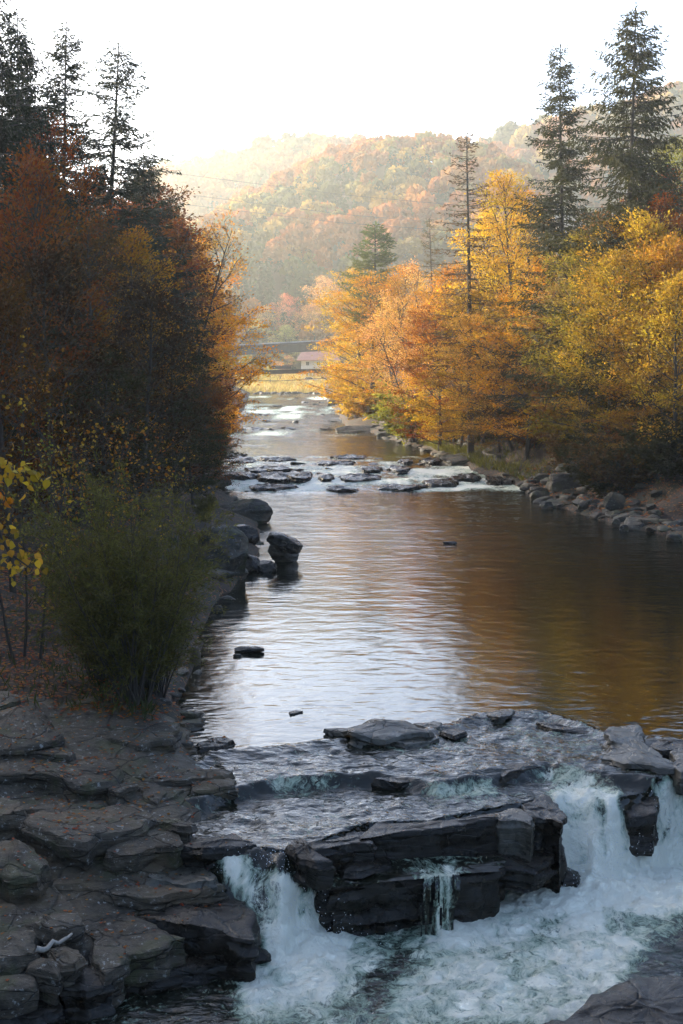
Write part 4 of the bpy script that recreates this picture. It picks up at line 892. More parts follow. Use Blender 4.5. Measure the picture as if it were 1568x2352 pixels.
for px, pt, Y, lb, cl, kd in [
    (1345, 520, 92, 'golden-brown tree just right of the level-branched spruce trunk', (.20, .16, .025), A1),
    (1395, 560, 88, 'orange tree under the left boughs of the drooping spruce', (.30, .2, .02), A2),
    (1450, 470, 90, 'yellow-gold tree under the right boughs of the drooping spruce', GOLD, A2),
    (1505, 540, 86, 'amber maple between the two yellow maples', (.40, .21, .02), A5),
    (1555, 440, 90, 'tall red-brown beech at the right edge', RUST, A1),
    (1560, 620, 78, 'yellow maple cut by the right edge above the shore', (.38, .25, .025), A5),
    (1490, 700, 82, 'dark golden beech above the right shore', (.24, .13, .015), A3),
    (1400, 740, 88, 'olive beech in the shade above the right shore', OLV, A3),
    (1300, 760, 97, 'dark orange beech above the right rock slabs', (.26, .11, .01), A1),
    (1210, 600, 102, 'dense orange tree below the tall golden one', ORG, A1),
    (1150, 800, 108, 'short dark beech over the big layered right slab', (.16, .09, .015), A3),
    (1060, 760, 122, 'orange-gold beech above the golden shrubs', GOLD, A3),
    (985, 640, 138, 'salmon tree behind the white-stemmed one', (.44, .21, .04), A2)]:
    T(kd, px, pt, Y, lb, cl, 1.0, name='maple_tree' if kd is A5 else None)
rs = random.Random(77)
for k in range(34):
    Y = rs.uniform(76, 116); x = float(xr(Y))+rs.uniform(3.0, 8.5); px_, py_ = project(x, Y, float(gz(x, Y)))
    h_ = rs.uniform(1.6, 3.2); _, pt_ = project(x, Y, float(gz(x, Y))+h_)
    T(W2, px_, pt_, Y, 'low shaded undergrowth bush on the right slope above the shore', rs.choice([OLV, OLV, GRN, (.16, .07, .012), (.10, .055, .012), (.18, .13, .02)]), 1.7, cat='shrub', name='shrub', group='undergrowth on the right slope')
T(W2, 950, 885, 138, 'yellow-green shrub on the point above the rapids', YG, 1.6, cat='shrub', name='shrub')
T(W2, 1010, 890, 132, 'golden shrub beside the yellow-green one', GOLD, 1.6, cat='shrub', name='shrub')
T(W2, 905, 950, 146, 'low green shrub at the tip of the point', (.12, .14, .03), 1.6, cat='shrub', name='shrub')
T(W2, 860, 880, 172, 'golden shrub on the far right shore', GOLD, 1.7, cat='shrub', name='shrub')
T(W2, 815, 850, 185, 'golden shrub by the white pier', GOLD, 1.7, cat='shrub', name='shrub')
T(W2, 1120, 930, 116, 'dark green shrub over the layered right rocks', GRN, 1.7, cat='shrub', name='shrub')
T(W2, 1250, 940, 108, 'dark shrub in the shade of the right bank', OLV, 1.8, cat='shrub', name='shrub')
T(W2, 1400, 950, 95, 'russet shrub hanging over the right bank', RUST, 1.7, cat='shrub', name='shrub')
T(W2, 1510, 950, 88, 'russet-green shrub low on the right slope', OLV, 1.8, cat='shrub', name='shrub')
T(W2, 1330, 870, 97, 'yellow-leaved shrub under the maples', (.28,.2,.02), 1.7, cat='shrub', name='shrub')

# fallen trunk on the shrub point
a = np.array(Py(905, 948, 136)); b = np.array(Py(992, 905, 136)); g = Geo()
g.tube(np.linspace(a, b, 8)+np.random.default_rng(3).normal(size=(8, 3))*.05, np.linspace(.13, .05, 8), 6)
tag(link('fallen_trunk', g.mesh('fallen_trunk', M_pbark, True)), 'pale fallen trunk leaning on the shrub point', 'log')
# driftwood lower left
a = np.array(Pz(*z6(190, 1440), -.9)); b = np.array(Pz(*z6(370, 1350), -.8)); g = Geo()
g.tube(np.linspace(a, b, 8)+np.random.default_rng(4).normal(size=(8, 3))*.025, np.linspace(.05, .02, 8), 6)
tag(link('driftwood', g.mesh('driftwood', M_pbark, True)), 'thin bleached driftwood stick lodged among the lower left rocks', 'stick')
# near bough with yellow leaves entering from the left edge
def bough(poly, label, color, Y, seed, n):
    rg = np.random.default_rng(seed); g = Geo(); P = np.array([Py(px, py, Y) for px, py in poly]); g.tube(P, np.linspace(.025, .006, len(P)), 5)
    root = empty('tree_bough', tuple(P[0]), label, 'bough'); C = []; D = []
    for i in range(n):
        f = rg.uniform(.25, 1)*(len(P)-1.001); j = int(f); q = P[j]+(P[j+1]-P[j])*(f-j); C.append(q+rg.normal(size=3)*np.array([.12, .15, .09])); D.append(rg.normal(size=3)*.5+np.array([.25, 0, -.6]))
    V, Q = leaf_ovate(rg, np.array(C), np.array(D), .085, .85, .0); off = P[0]
    me = mesh_np('leaves', V-off, Q, M_leaf, False, {'rnd': ('FACE', 'FLOAT', np.repeat(rg.uniform(.2, .9, n), 2))}); c = link('leaves', me, root); c.color = (*color, 1)
    for v in g.V: v -= off
    link('branch', g.mesh('branch', M_bark, True), root)
bough([(-60, 1040), (-10, 1070), (40, 1085), (85, 1082)], 'upper yellow-green leafy twig entering from the left edge', (.36, .25, .03), 13, 1, 46)
bough([(-60, 1090), (-20, 1110), (5, 1130), (15, 1150)], 'short orange twig tip below the upper yellow-green one', (.42, .18, .02), 13, 2, 18)
bough([(-60, 1170), (-5, 1215), (20, 1270), (70, 1305)], 'lower drooping yellow leafy twig at the left edge', (.34, .22, .03), 13, 3, 52)

# ------------------------------------------------------------------ far hills with forest
def crown_round(rg, k):
    n = 110; u = rg.normal(size=(n, 3)); u /= np.linalg.norm(u, axis=1)[:, None]; u[:, 2] = np.abs(u[:, 2])*1.1-.25
    C = u*np.array([1, 1, 1.1])*rg.uniform(.75, 1.05, n)[:, None]; D = rg.normal(size=(n, 3))+u*.3
    V, Q = leaf_quads(rg, C-D/np.linalg.norm(D, axis=1)[:, None]*.25, D, .5, .85, .2); V[:, 2] += 1.0; return V
def crown_cone(rg, k):
    n = 120; t = rg.uniform(0, 1, n)**.7; a = rg.uniform(0, 6.28, n); r = t*.62*rg.uniform(.6, 1.1, n)
    C = np.stack([np.cos(a)*r, np.sin(a)*r, 2.9*(1-t)], 1); D = np.stack([np.cos(a), np.sin(a), np.full(n, -.6)], 1)+rg.normal(size=(n, 3))*.3
    V, Q = leaf_quads(rg, C, D, .45, .6, .5); return V
def forest_material():
    m, nt, out = mat('hill_forest'); n = N(nt); at = n('Attribute'); at.attribute_name = 'col'
    d = n('BsdfDiffuse'); n.l(at.outputs['Color'], d.inputs[0]); t = n('BsdfTranslucent'); n.l(at.outputs['Color'], t.inputs[0])
    ms = n('MixShader'); ms.inputs[0].default_value = .35; n.l(d.outputs[0], ms.inputs[1]); n.l(t.outputs[0], ms.inputs[2]); n.l(ms.outputs[0], out.inputs[0]); return m
M_forest = forest_material(); M_hill = simple('hill_soil', (.12, .09, .045), .95, .4, .05)
def ridge(pts, Y): a = np.array([(Py(px, py, Y)[0], Py(px, py, Y)[2]) for px, py in pts]); return lambda x: np.interp(x, a[:, 0], a[:, 1])
def hill(name, rf, Y0, Y1, x0, x1, z0, label, flabel, sp, seed, treeh, conif, shape=1.0, vis=None):
    rg = np.random.default_rng(seed)
    def hz(x, Y):
        t = np.clip((Y-Y0)/(Y1-Y0), 0, 1.6); up = np.sin(np.clip(t, 0, 1)*PI/2)**shape; dn = np.where(t > 1, 1-.5*(t-1), 1)
        nz = fbm(x*.012, Y*.012, 0, 4, seed)*.11*(rf(x)-z0)*np.sin(np.clip(t, 0, 1)*PI)
        gull = -np.abs(noise(x*.018+Y*.006, Y*.002, 0, seed+3))*.10*(rf(x)-z0)*np.sin(np.clip(t, 0, 1)*PI)
        return z0 + np.maximum(rf(x)-z0-treeh*.85, -2)*up*dn + nz+gull
    xs = np.arange(x0, x1, 6.); ys = np.arange(Y0-5, Y0+(Y1-Y0)*1.5, 6.); X, Y = np.meshgrid(xs, ys); Z = hz(X, Y); n = len(xs); m = len(ys)
    i = np.arange(m-1)[:, None]*n; j = np.arange(n-1)[None, :]; Q = np.stack([i+j, i+j+1, i+n+j+1, i+n+j], -1).reshape(-1, 4)
    tag(link(name, mesh_np(name, np.stack([X, Y, Z], -1).reshape(-1, 3), Q, M_hill, True)), kind='structure', label=label)
    # forest
    ysp = np.arange(Y0+2, Y1+25, sp*1.0); gx, gy = np.meshgrid(np.arange(x0, x1, sp), ysp); gx = gx.ravel()+rg.uniform(-.5, .5, gx.size)*sp; gy = gy.ravel()+rg.uniform(-.5, .5, gy.size)*sp
    gzv = hz(gx, gy); px, py = project(gx, gy, gzv); ok = (px > -40) & (px < 1610) & (rg.random(gx.size) < .93)
    if vis: ok &= (px > vis[0]) & (px < vis[1])
    gx, gy, gzv = gx[ok], gy[ok], gzv[ok]; tm = [crown_round(rg, k) for k in range(6)] + [crown_cone(rg, k) for k in range(4)]
    pal = np.array([(.36, .14, .04), (.42, .20, .05), (.34, .22, .05), (.20, .17, .05), (.40, .26, .06), (.28, .13, .04), (.12, .12, .04)])
    zone = fbm(gx*.02, gy*.02, 0, 3, seed+20); VV = []; CC = []
    for k in range(len(gx)):
        con = rg.random() < np.clip(conif+.9*zone[k], .03, .8)
        if con: V = tm[6+rg.integers(4)]; s = treeh*rg.uniform(.27, .42); c = np.array((.045, .065, .03))*rg.uniform(.8, 1.5)
        else: V = tm[rg.integers(6)]; s = sp*rg.uniform(.55, .85); c = pal[int(np.clip((zone[k]*1.6+.5+rg.normal()*.25)*7, 0, 6))]*rg.uniform(.75, 1.25)
        a = rg.uniform(0, 6.28); ca, sa = math.cos(a), math.sin(a); zs = s*(1 if con else rg.uniform(.9, 1.3))
        W_ = np.stack([V[:, 0]*ca-V[:, 1]*sa, V[:, 0]*sa+V[:, 1]*ca, V[:, 2]], 1)*np.array([s, s, zs])+np.array([gx[k], gy[k], gzv[k]+(0 if con else treeh*.3)])
        VV.append(W_); nq = len(V)//4; CC.append(np.clip(c*rg.uniform(.8, 1.2, (nq, 1)), 0, 1))
    V = np.concatenate(VV); C = np.concatenate(CC); Q = np.arange(len(V)).reshape(-1, 4); C4 = np.concatenate([C, np.ones((len(C), 1))], 1)
    print(name, len(gx), len(Q))
    tag(link('hill_forest', mesh_np('hill_forest', V, Q, M_forest, False, {'col': ('FACE', 'FLOAT_COLOR', C4)})), kind='stuff', label=flabel)
    return hz
h1 = ridge([(-100, 860), (330, 800), (420, 600), (460, 545), (520, 500), (570, 462), (640, 425), (740, 375), (800, 362), (880, 346), (980, 346), (1060, 358), (1150, 395), (1250, 450), (1400, 520), (1600, 560)], 620)
hz1 = hill('hill', h1, 425, 620, -190, 190, 6.5, 'near rounded hill across the valley', 'mixed autumn forest covering the near rounded hill', 5.4, 41, 9, .38, .9, vis=(380, 1250))
h2 = ridge([(200, 520), (350, 440), (400, 415), (480, 385), (560, 372), (650, 352), (760, 358), (900, 380), (1100, 480)], 950)
hill('hill', h2, 640, 950, -260, 110, 7, 'pale farther hill on the left of the valley', 'hazy forest on the farther left hill', 9, 42, 12, .35, vis=(330, 900))
h3 = ridge([(1000, 400), (1080, 360), (1150, 345), (1230, 325), (1330, 300), (1450, 262), (1520, 240), (1620, 225)], 820)
hill('hill', h3, 560, 820, 30, 260, 7, 'hazy hill behind the right spruces', 'hazy russet forest on the hill behind the right spruces', 9, 43, 11, .2, vis=(1020, 1620))

# individual trees in the valley bottom before the near hill
for kind, px, pt, Y, lb, colr, ws, nm in [
    (SP1, 700, 590, 455, 'dark tall spruce at the foot of the near hill', (.07, .10, .04), 1.3, 'spruce_tree'),
    (SP1, 676, 640, 450, 'shorter dark spruce touching the tall hill-foot spruce', (.08, .11, .04), 1.3, 'spruce_tree'),
    (A1, 648, 672, 440, 'pink-red tree left of the hill-foot spruces', (.6, .22, .12), .9, 'beech_tree'),
    (A2, 625, 695, 436, 'pale orange tree left of the pink-red one', (.6, .36, .12), 1.0, 'beech_tree'),
    (A1, 600, 730, 430, 'pale yellow tree above the concrete bridge', (.62, .5, .14), 1.2, 'beech_tree'),
    (A1, 745, 630, 440, 'peach-coloured tree right of the hill-foot spruces', (.6, .34, .14), 1.1, 'beech_tree'),
    (A2, 720, 690, 432, 'orange tree above the concrete bridge parapet', (.58, .32, .1), 1.2, 'beech_tree'),
    (A1, 690, 545, 500, 'round apricot tree on the lower flank of the near hill', (.62, .36, .12), 1.0, 'beech_tree'),
    (A2, 660, 740, 425, 'yellow-green tree over the middle of the bridge', (.4, .4, .1), 1.2, 'beech_tree'),
    (A4, 575, 690, 445, 'faint bare-twigged tree near the left end of the bridge', (.5, .3, .12), 1.0, 'beech_tree'),
    (A1, 575, 815, 372, 'bush-like green tree under the bridge at the left', (.25, .27, .08), 1.6, 'beech_tree'),
    (A4, 640, 812, 380, 'reddish thicket tree under the bridge in the middle', (.5, .25, .12), 1.8, 'beech_tree'),
    (A1, 620, 838, 362, 'small yellow-green tree on the meadow edge', (.4, .38, .1), 1.5, 'beech_tree')]:
    T(kind, px, pt, Y, lb, colr, ws, name=nm)

# ------------------------------------------------------------------ bridges, house, car, wires
pc = empty('concrete_bridge', (-10, 335, 13), 'grey concrete road bridge crossing above the meadow', 'bridge')
def rel(root, o): return o
bl, brr = np.array(Py(470, 803, 335)), np.array(Py(800, 786, 335))
def beam(name, p, q, off, hh, dd, m, root):
    p = np.array(p)+np.array([0, 0, off]); q = np.array(q)+np.array([0, 0, off]); c = (p+q)/2-np.array(root.location); L = np.linalg.norm(q-p)
    return MB().box(c, (L, dd, hh), math.atan2(q[1]-p[1], q[0]-p[0]), -math.atan2(q[2]-p[2], math.hypot(q[0]-p[0], q[1]-p[1]))).build(name, m, root)
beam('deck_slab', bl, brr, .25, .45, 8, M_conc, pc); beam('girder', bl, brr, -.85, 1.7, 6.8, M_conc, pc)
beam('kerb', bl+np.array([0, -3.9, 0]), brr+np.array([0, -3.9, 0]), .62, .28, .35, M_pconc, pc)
mb = MB(); ro = np.array(pc.location)
for i in range(24):
    q = bl+(brr-bl)*(i/23)+np.array([0, -3.9, 1.2])-ro; mb.box(q, (.06, .06, 1.0))
for h_ in (1.3, 1.65):
    p_ = bl+np.array([0, -3.9, h_])-ro; q_ = brr+np.array([0, -3.9, h_])-ro; mb.tube([p_, q_], [.035, .035], 5)
mb.build('railing', M_dark, pc)
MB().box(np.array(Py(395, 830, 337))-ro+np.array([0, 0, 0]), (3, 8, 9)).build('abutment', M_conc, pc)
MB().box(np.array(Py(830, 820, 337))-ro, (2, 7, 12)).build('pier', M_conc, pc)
# pedestrian on the bridge (only head and shoulders clear the parapet)
def person(loc):
    import bmesh
    root = empty('person', loc, 'tiny dark-clothed person walking on the concrete bridge', 'person')
    bm = bmesh.new(); J = {'pel': (0, 0, .95), 'sp': (0, 0, 1.2), 'ch': (0, 0, 1.42), 'nk': (0, 0, 1.52), 'hd': (0, 0, 1.62), 'ht': (0, 0, 1.72), 'sl': (-.18, 0, 1.44), 'el': (-.23, .02, 1.17), 'wl': (-.22, -.08, .93), 'fl': (-.22, -.1, .83), 'sr': (.18, 0, 1.44), 'er': (.23, .02, 1.17), 'wr': (.22, -.08, .93), 'fr': (.22, -.1, .83), 'hl': (-.1, 0, .9), 'kl': (-.1, -.05, .5), 'al': (-.1, .05, .08), 'tl': (-.1, -.12, .04), 'hr': (.1, 0, .9), 'kr': (.1, -.02, .5), 'ar': (.1, .1, .08), 'tr': (.1, -.06, .04)}
    rad = dict(pel=.14, sp=.12, ch=.14, nk=.055, hd=.1, ht=.07, sl=.07, el=.045, wl=.032, fl=.03, sr=.07, er=.045, wr=.032, fr=.03, hl=.09, kl=.06, al=.045, tl=.035, hr=.09, kr=.06, ar=.045, tr=.035)
    vs = {k: bm.verts.new(v) for k, v in J.items()}
    for a_, b_ in ['pel sp', 'sp ch', 'ch nk', 'nk hd', 'hd ht', 'ch sl', 'sl el', 'el wl', 'wl fl', 'ch sr', 'sr er', 'er wr', 'wr fr', 'pel hl', 'hl kl', 'kl al', 'al tl', 'pel hr', 'hr kr', 'kr ar', 'ar tr']and [e.split() for e in ['pel sp', 'sp ch', 'ch nk', 'nk hd', 'hd ht', 'ch sl', 'sl el', 'el wl', 'wl fl', 'ch sr', 'sr er', 'er wr', 'wr fr', 'pel hl', 'hl kl', 'kl al', 'al tl', 'pel hr', 'hr kr', 'kr ar', 'ar tr']]: bm.edges.new((vs[a_], vs[b_]))
    me = bpy.data.meshes.new('body'); bm.to_mesh(me); bm.free(); me.materials.append(M_dark); o = link('body', me, root)
    md = o.modifiers.new('skin', 'SKIN'); ks = list(J)
    for i, k in enumerate(ks): me.skin_vertices[0].data[i].radius = (rad[k], rad[k]*.85)
    me.skin_vertices[0].data[0].use_root = True
    o.modifiers.new('sub', 'SUBSURF').levels = 1
pp = np.array(Py(553, 800, 335)); person((pp[0], 332.2, float(np.interp(pp[0], [bl[0], brr[0]], [bl[2], brr[2]]))+.48))
# rusty footbridge nearer
fb = empty('footbridge', (-8, 258, 8), 'rusty narrow footbridge on a steel beam below the road bridge', 'bridge'); fo = np.array(fb.location)
f0, f1 = np.array(Py(500, 856, 258)), np.array(Py(752, 849, 258))
beam('beam', f0, f1, -.2, .65, 1.3, M_rust, fb); beam('walkway', f0, f1, .16, .12, 1.6, M_dark, fb)
s0, s1 = np.array(Py(535, 884, 258)), np.array(Py(592, 858, 258))
MB().tube([s0-fo, s1-fo], [.2, .2], 6).build('strut', M_rust, fb)
q = np.array(Py(646, 846, 258))-fo; MB().box(q+np.array([0, 0, .15]), (3.6, 1.2, .5), 0, 0).box(q+np.array([.2, 0, .46]), (3.4, 1.3, .12), 0, -.03).build('service_box', M_dark, fb)
pr = empty('bridge_pier', Py(756, 905, 256), 'pale streaked concrete pier at the right end of the footbridge', 'pier'); po = np.array(pr.location)
MB().box((0, 0, 1.4), (1.9, 2.2, 3.4)).box((0, 0, 3.15), (2.1, 2.4, .25)).build('pier_body', M_pconc, pr)
s0, s1 = np.array(Py(738, 866, 254))-po, np.array(Py(768, 880, 254))-po
MB().tube([s0, s1], [.12, .12], 6).build('brace', M_rust, pr)
ab = empty('abutment_wall', Py(528, 905, 258), 'dark stone abutment wall under the left end of the footbridge', 'wall'); ao = np.array(ab.location)
MB().box((-1.2, 2, 1.6), (3.2, 8, 5)).build('wall', M_conc, ab)
def cable(name, pts, Y, r, label, cat, group=None, sag=0):
    P = [np.array(Py(px, py, y)) for (px, py), y in zip(pts, Y)]; k = np.linspace(0, 1, 24); L = np.array([np.interp(k, np.linspace(0, 1, len(P)), [p[i] for p in P]) for i in range(3)]).T
    L[:, 2] -= sag*4*k*(1-k); g = Geo(); g.tube(L, np.full(24, r), 5); return tag(link(name, g.mesh(name, M_dark, True)), label, cat, group)
cable('steel_cable', [(530, 873), (640, 875), (760, 868), (900, 860)], [256, 256, 256, 256], .06, 'dark sagging cable strung below the footbridge', 'cable')
cable('power_line', [(300, 385), (784, 447), (1250, 490)], [370, 370, 370], .05, 'highest power line crossing before the hill', 'wire')
cable('power_line', [(300, 430), (784, 492), (1250, 532)], [370, 370, 370], .05, 'middle power line crossing before the hill', 'wire')
cable('power_line', [(300, 455), (784, 512), (1250, 545)], [370, 370, 370], .05, 'lowest power line crossing before the hill', 'wire')
# house
hp = Py(706, 862, 395); hs = empty('house', (hp[0]+3, 395, hp[2]), 'small cream house with a reddish roof seen under the bridge', 'house')
MB().box((0, 4, 3.0), (9.5, 8, 3.2)).build('wall', M_plaster, hs)
V = [(-6, -1.5, 4.2), (6, -1.5, 4.2), (6, 9.5, 4.2), (-6, 9.5, 4.2), (-4.2, 4, 7.6), (4.2, 4, 7.6), (-6, -1.5, 4.0), (6, -1.5, 4.0), (6, 9.5, 4.0), (-6, 9.5, 4.0)]
mm = MB(); mm.v = V; mm.f = [(0, 1, 5, 4), (2, 3, 4, 5), (0, 4, 3, 3)[:3]+(3,), (1, 2, 5, 5)[:3]+(5,), (6, 9, 8, 7), (0, 6, 7, 1), (1, 7, 8, 2), (2, 8, 9, 3), (3, 9, 6, 0)]
V2 = V; me = bpy.data.meshes.new('roof'); me.from_pydata(V2, [], [(0, 1, 5, 4), (2, 3, 4, 5), (0, 4, 3), (1, 2, 5), (6, 9, 8, 7), (0, 6, 7, 1), (1, 7, 8, 2), (2, 8, 9, 3), (3, 9, 6, 0)]); me.materials.append(M_roof); link('roof', me, hs)
MB().box((0, 2, 1.25), (9.8, 9.5, .2)).build('terrace_floor', M_timber, hs)
for i in range(7): MB().box((-4.6+i*1.0, -2.3, .5), (.22, .22, 1.4)).build('post', M_timber, hs)
for x_ in (-3, 0, 3): w_ = MB().box((x_, -.03, 3.2), (1.1, .12, 1.2)).build('window', M_timber, hs); MB().box((x_, -.11, 3.2), (.85, .04, .95)).build('pane', M_glass, w_)
MB().box((-4.6, -2.3, 1.9), (.15, .15, 1.1)).box((1.4, -2.3, 1.9), (.15, .15, 1.1)).box((-1.6, -2.3, 2.3), (6, .1, .12)).build('balustrade', M_timber, hs)
# parked car
cp = Py(712, 869, 378); cz = float(gz(cp[0], 378)); cr = empty('parked_car', (cp[0], 378, cz), 'pale grey car parked on the meadow edge near the house', 'car')
M_car = simple('car_paint', (.5, .52, .53), .35, .05, 2)
def extr(name, prof, w, m, root, y0=0):
    n = len(prof); V = [(x, y0-w/2, z) for x, z in prof]+[(x, y0+w/2, z) for x, z in prof]; Fc = [tuple(range(n)), tuple(range(2*n-1, n-1, -1))]+[(i, i+n, (i+1) % n+n, (i+1) % n) for i in range(n)]
    me = bpy.data.meshes.new(name); me.from_pydata(V, [], Fc); me.materials.append(m); return link(name, me, root)
extr('body', [(-2.1, .35), (-2.15, .75), (-1.9, .95), (1.0, .98), (2.0, .8), (2.15, .6), (2.1, .35)], 1.7, M_car, cr)
extr('cabin', [(-1.7, .95), (-1.2, 1.42), (.35, 1.45), (1.05, .98)], 1.5, M_car, cr)
extr('side_window', [(-1.45, 1.0), (-1.1, 1.35), (.3, 1.38), (.8, 1.0)], 1.53, M_glass, cr)
for x_ in (-1.35, 1.35):
    for y_ in (-.8, .8):
        mw = MB().tube([(x_, y_-.1, .32), (x_, y_+.1, .32)], [.32, .32], 14).build('wheel', M_dark, cr)
# meadow grass & dry herbs
def herbs(n, f, size, color, name, label, seed, asp=.12, mat_=None, lean=.5):
    rg = np.random.default_rng(seed); x, y = f(rg, n); z = gz(x, y)-.02; C = np.stack([x, y, z], 1); D = rg.normal(size=(n, 3))*lean; D[:, 2] = 1.2
    V, Q = leaf_quads(rg, C, D, size, asp, 0); me = mesh_np(name, V, Q, mat_ or M_grass, False, {'rnd': ('FACE', 'FLOAT', rg.uniform(0, 1, n))})
    o = link(name, me); o.color = (*color, 1); tag(o, label, kind='stuff')
herbs(26000, lambda rg, n: (rg.uniform(-34, 16, n), rg.uniform(331, 420, n)), 1.1, (.46, .35, .12), 'meadow_grass', 'tall dry golden grass on the far meadow', 5, .22)
herbs(5000, lambda rg, n: (lambda Y: (xl(Y)-1.0-rg.exponential(1.2, n), Y))(rg.uniform(30, 60, n)), .34, (.06, .07, .02), 'bank_grass', 'low dark grass tufts on the left bank', 6, .1)
herbs(3500, lambda rg, n: (lambda Y: (xr(Y)+.6+rg.exponential(1.6, n), Y))(rg.uniform(96, 135, n)), .55, (.13, .13, .025), 'bank_grass', 'low yellow-green grass on the right point', 7, .1)

# fallen leaves resting on rocks and banks
def fallen():
    bpy.context.view_layer.update(); vs = []; ps = []; off = 0
    for o in ROCKS:
        if o.location.y > 100: continue
        m = o.matrix_world; me = o.data; n = len(me.vertices); c = np.empty(n*3, np.float32); me.vertices.foreach_get('co', c); M4 = np.array(m); c = c.reshape(-1, 3)@M4[:3, :3].T+M4[:3, 3]
        vs.append(c); ps.extend([tuple(v+off for v in p.vertices) for p in me.polygons]); off += n
    bvh = BVHTree.FromPolygons([tuple(v) for v in np.concatenate(vs)], ps)
    rg = np.random.default_rng(9); C = []
    clus = [(rg.uniform(-9, -2), rg.uniform(19, 33)) for _ in range(60)]+[(rg.uniform(-9, -4), rg.uniform(33, 50)) for _ in range(70)]+[(float(xr(Y_))+rg.uniform(.5, 4), Y_) for Y_ in rg.uniform(62, 95, 50)]
    for cx_, cy_ in clus:
        for _ in range(28):
            x = cx_+rg.normal()*.6; y = cy_+rg.normal()*.6
            if float(xl(y)) - x < .2 and x - float(xr(y)) < .2: continue
            h = bvh.ray_cast(Vector((x, y, 12)), Vector((0, 0, -1))); g_ = float(gz(x, y)); z = g_; nz_ = 1
            if h[0] is not None and h[0].z > g_: z = h[0].z; nz_ = h[1].z
            if nz_ > .75: C.append((x, y, z+.012))
    for _ in range(7000):
        y = rg.uniform(30, 52); x = float(xl(y))-rg.uniform(.8, 6.5); C.append((x, y, float(gz(x, y))+.02+rg.uniform(0, .03)))
    for _ in range(5000):
        y = rg.uniform(64, 100); x = float(xr(y))+rg.uniform(.8, 9); C.append((x, y, float(gz(x, y))+.02+rg.uniform(0, .05)))
    for _ in range(1500):
        x = rg.uniform(-8, -2); y = rg.uniform(20, 32); h = bvh.ray_cast(Vector((x, y, 12)), Vector((0, 0, -1)))
        if h[0] is not None and h[1].z > .8 and rg.random() < .25 and h[0].z > -1.3: C.append((x, y, h[0].z+.012))
    C = np.array(C); n = len(C); D = rg.normal(size=(n, 3)); D[:, 2] *= .12
    V, Q = leaf_quads(rg, C, D, np.where(C[:, 1] > 60, .2, np.where(C[:, 1] > 30, .11, .075)), .8, 3.0); o = link('fallen_leaves', mesh_np('fallen_leaves', V, Q, M_leaf, False, {'rnd': ('FACE', 'FLOAT', rg.uniform(0, 1, n))})); o.color = (.34, .12, .035, 1)
    tag(o, 'fallen brown and orange leaves on the rocks and banks', kind='stuff')
fallen()

# spray over the falls
def spray():
    rg = np.random.default_rng(12); V0, T0 = ico(1); V = []; Q = []; k = 0
    for (px, py, z, sx, sy, sz, n, r) in [(1370, 1960, -1.2, .5, .35, .25, 420, .008), (660, 2090, -1.3, .45, .35, .22, 380, .008), (1330, 2020, -1.6, .8, .3, .15, 300, .008), (720, 2160, -1.75, .5, .25, .12, 300, .008), (1300, 1860, -.5, .25, .2, .15, 90, .007), (560, 1975, -.5, .3, .2, .12, 90, .007), (1530, 1900, -1.0, .3, .3, .3, 200, .008)]:
        c = np.array(Pz(px, py, z)); P = c+rg.normal(size=(n, 3))*np.array([sx, sy, sz])
        P[:, 2] = np.maximum(P[:, 2], zwater(P[:, 0], P[:, 1])+.02)
        for p in P: V.append(V0*r*rg.uniform(.4, 1.2)+p); Q.append(T0+k); k += len(V0)
    m = simple('spray', (.8, .84, .88), .3, .05, 3)
    tag(link('water_spray', mesh_np('water_spray', np.concatenate(V), np.concatenate(Q), m, True)), 'white droplets thrown up by the falls', kind='stuff')
spray()
# thin veils of water over the ledges
def veil(name, poly, label, seed, conv=z8):
    pts = [np.array(Pz(*conv(x, y), z)) for x, y, z, w in poly]; ws = [w for *_, w in poly]; rg = np.random.default_rng(seed)
    k = np.linspace(0, len(pts)-1, 40); pts = [np.array((p[0], pts[2][1]-.2-.03*j, p[2])) if j > 2 else p for j, p in enumerate(pts)] if len(poly) > 4 else pts; P = np.array([[np.interp(t, range(len(pts)), [p[i] for p in pts]) for i in range(3)] for t in k]); W_ = np.interp(k, range(len(ws)), ws); g = Geo()
    n = 16; s = np.linspace(-.5, .5, n); X = P[:, None, 0]+W_[:, None]*s; Y = P[:, None, 1]+0*s; Z = P[:, None, 2]+0*s
    Y = Y-.03-.05*fbm(X*5, Z*2, 0, 3, seed); X = X+.05*noise(X*3, Z*4, 0, seed)
    return X, Y, Z
def build_veils():
    for i, (poly, label, conv) in enumerate([
        ([(700, 885, -.45, .06), (745, 940, -.8, .12), (790, 1010, -1.15, .14), (830, 1100, -1.6, .18)], 'thin white trickle beside the right waterfall', z8)]):
        X, Y, Z = veil('v', poly, label, 50+i, conv); m, n = X.shape; V = np.stack([X, Y, Z], -1).reshape(-1, 3)
        ii = np.arange(m-1)[:, None]*n; j = np.arange(n-1)[None, :]; Q = np.stack([ii+j, ii+j+1, ii+n+j+1, ii+n+j], -1).reshape(-1, 4)
        me = mesh_np('water_veil', V, Q, M_water, True, {'foam': ('POINT', 'FLOAT', np.clip(.48+.9*fbm(V[:, 0]*6, V[:, 2]*1.0, 0, 3, 60+i)-.5*np.abs(np.tile(np.linspace(-1, 1, n), m))**3, 0, 1)), 'aer': ('POINT', 'FLOAT', np.full(len(V), .0)), 'calm': ('POINT', 'FLOAT', np.full(len(V), 1.))})
        tag(link('water_veil', me), label, kind='structure')
build_veils()
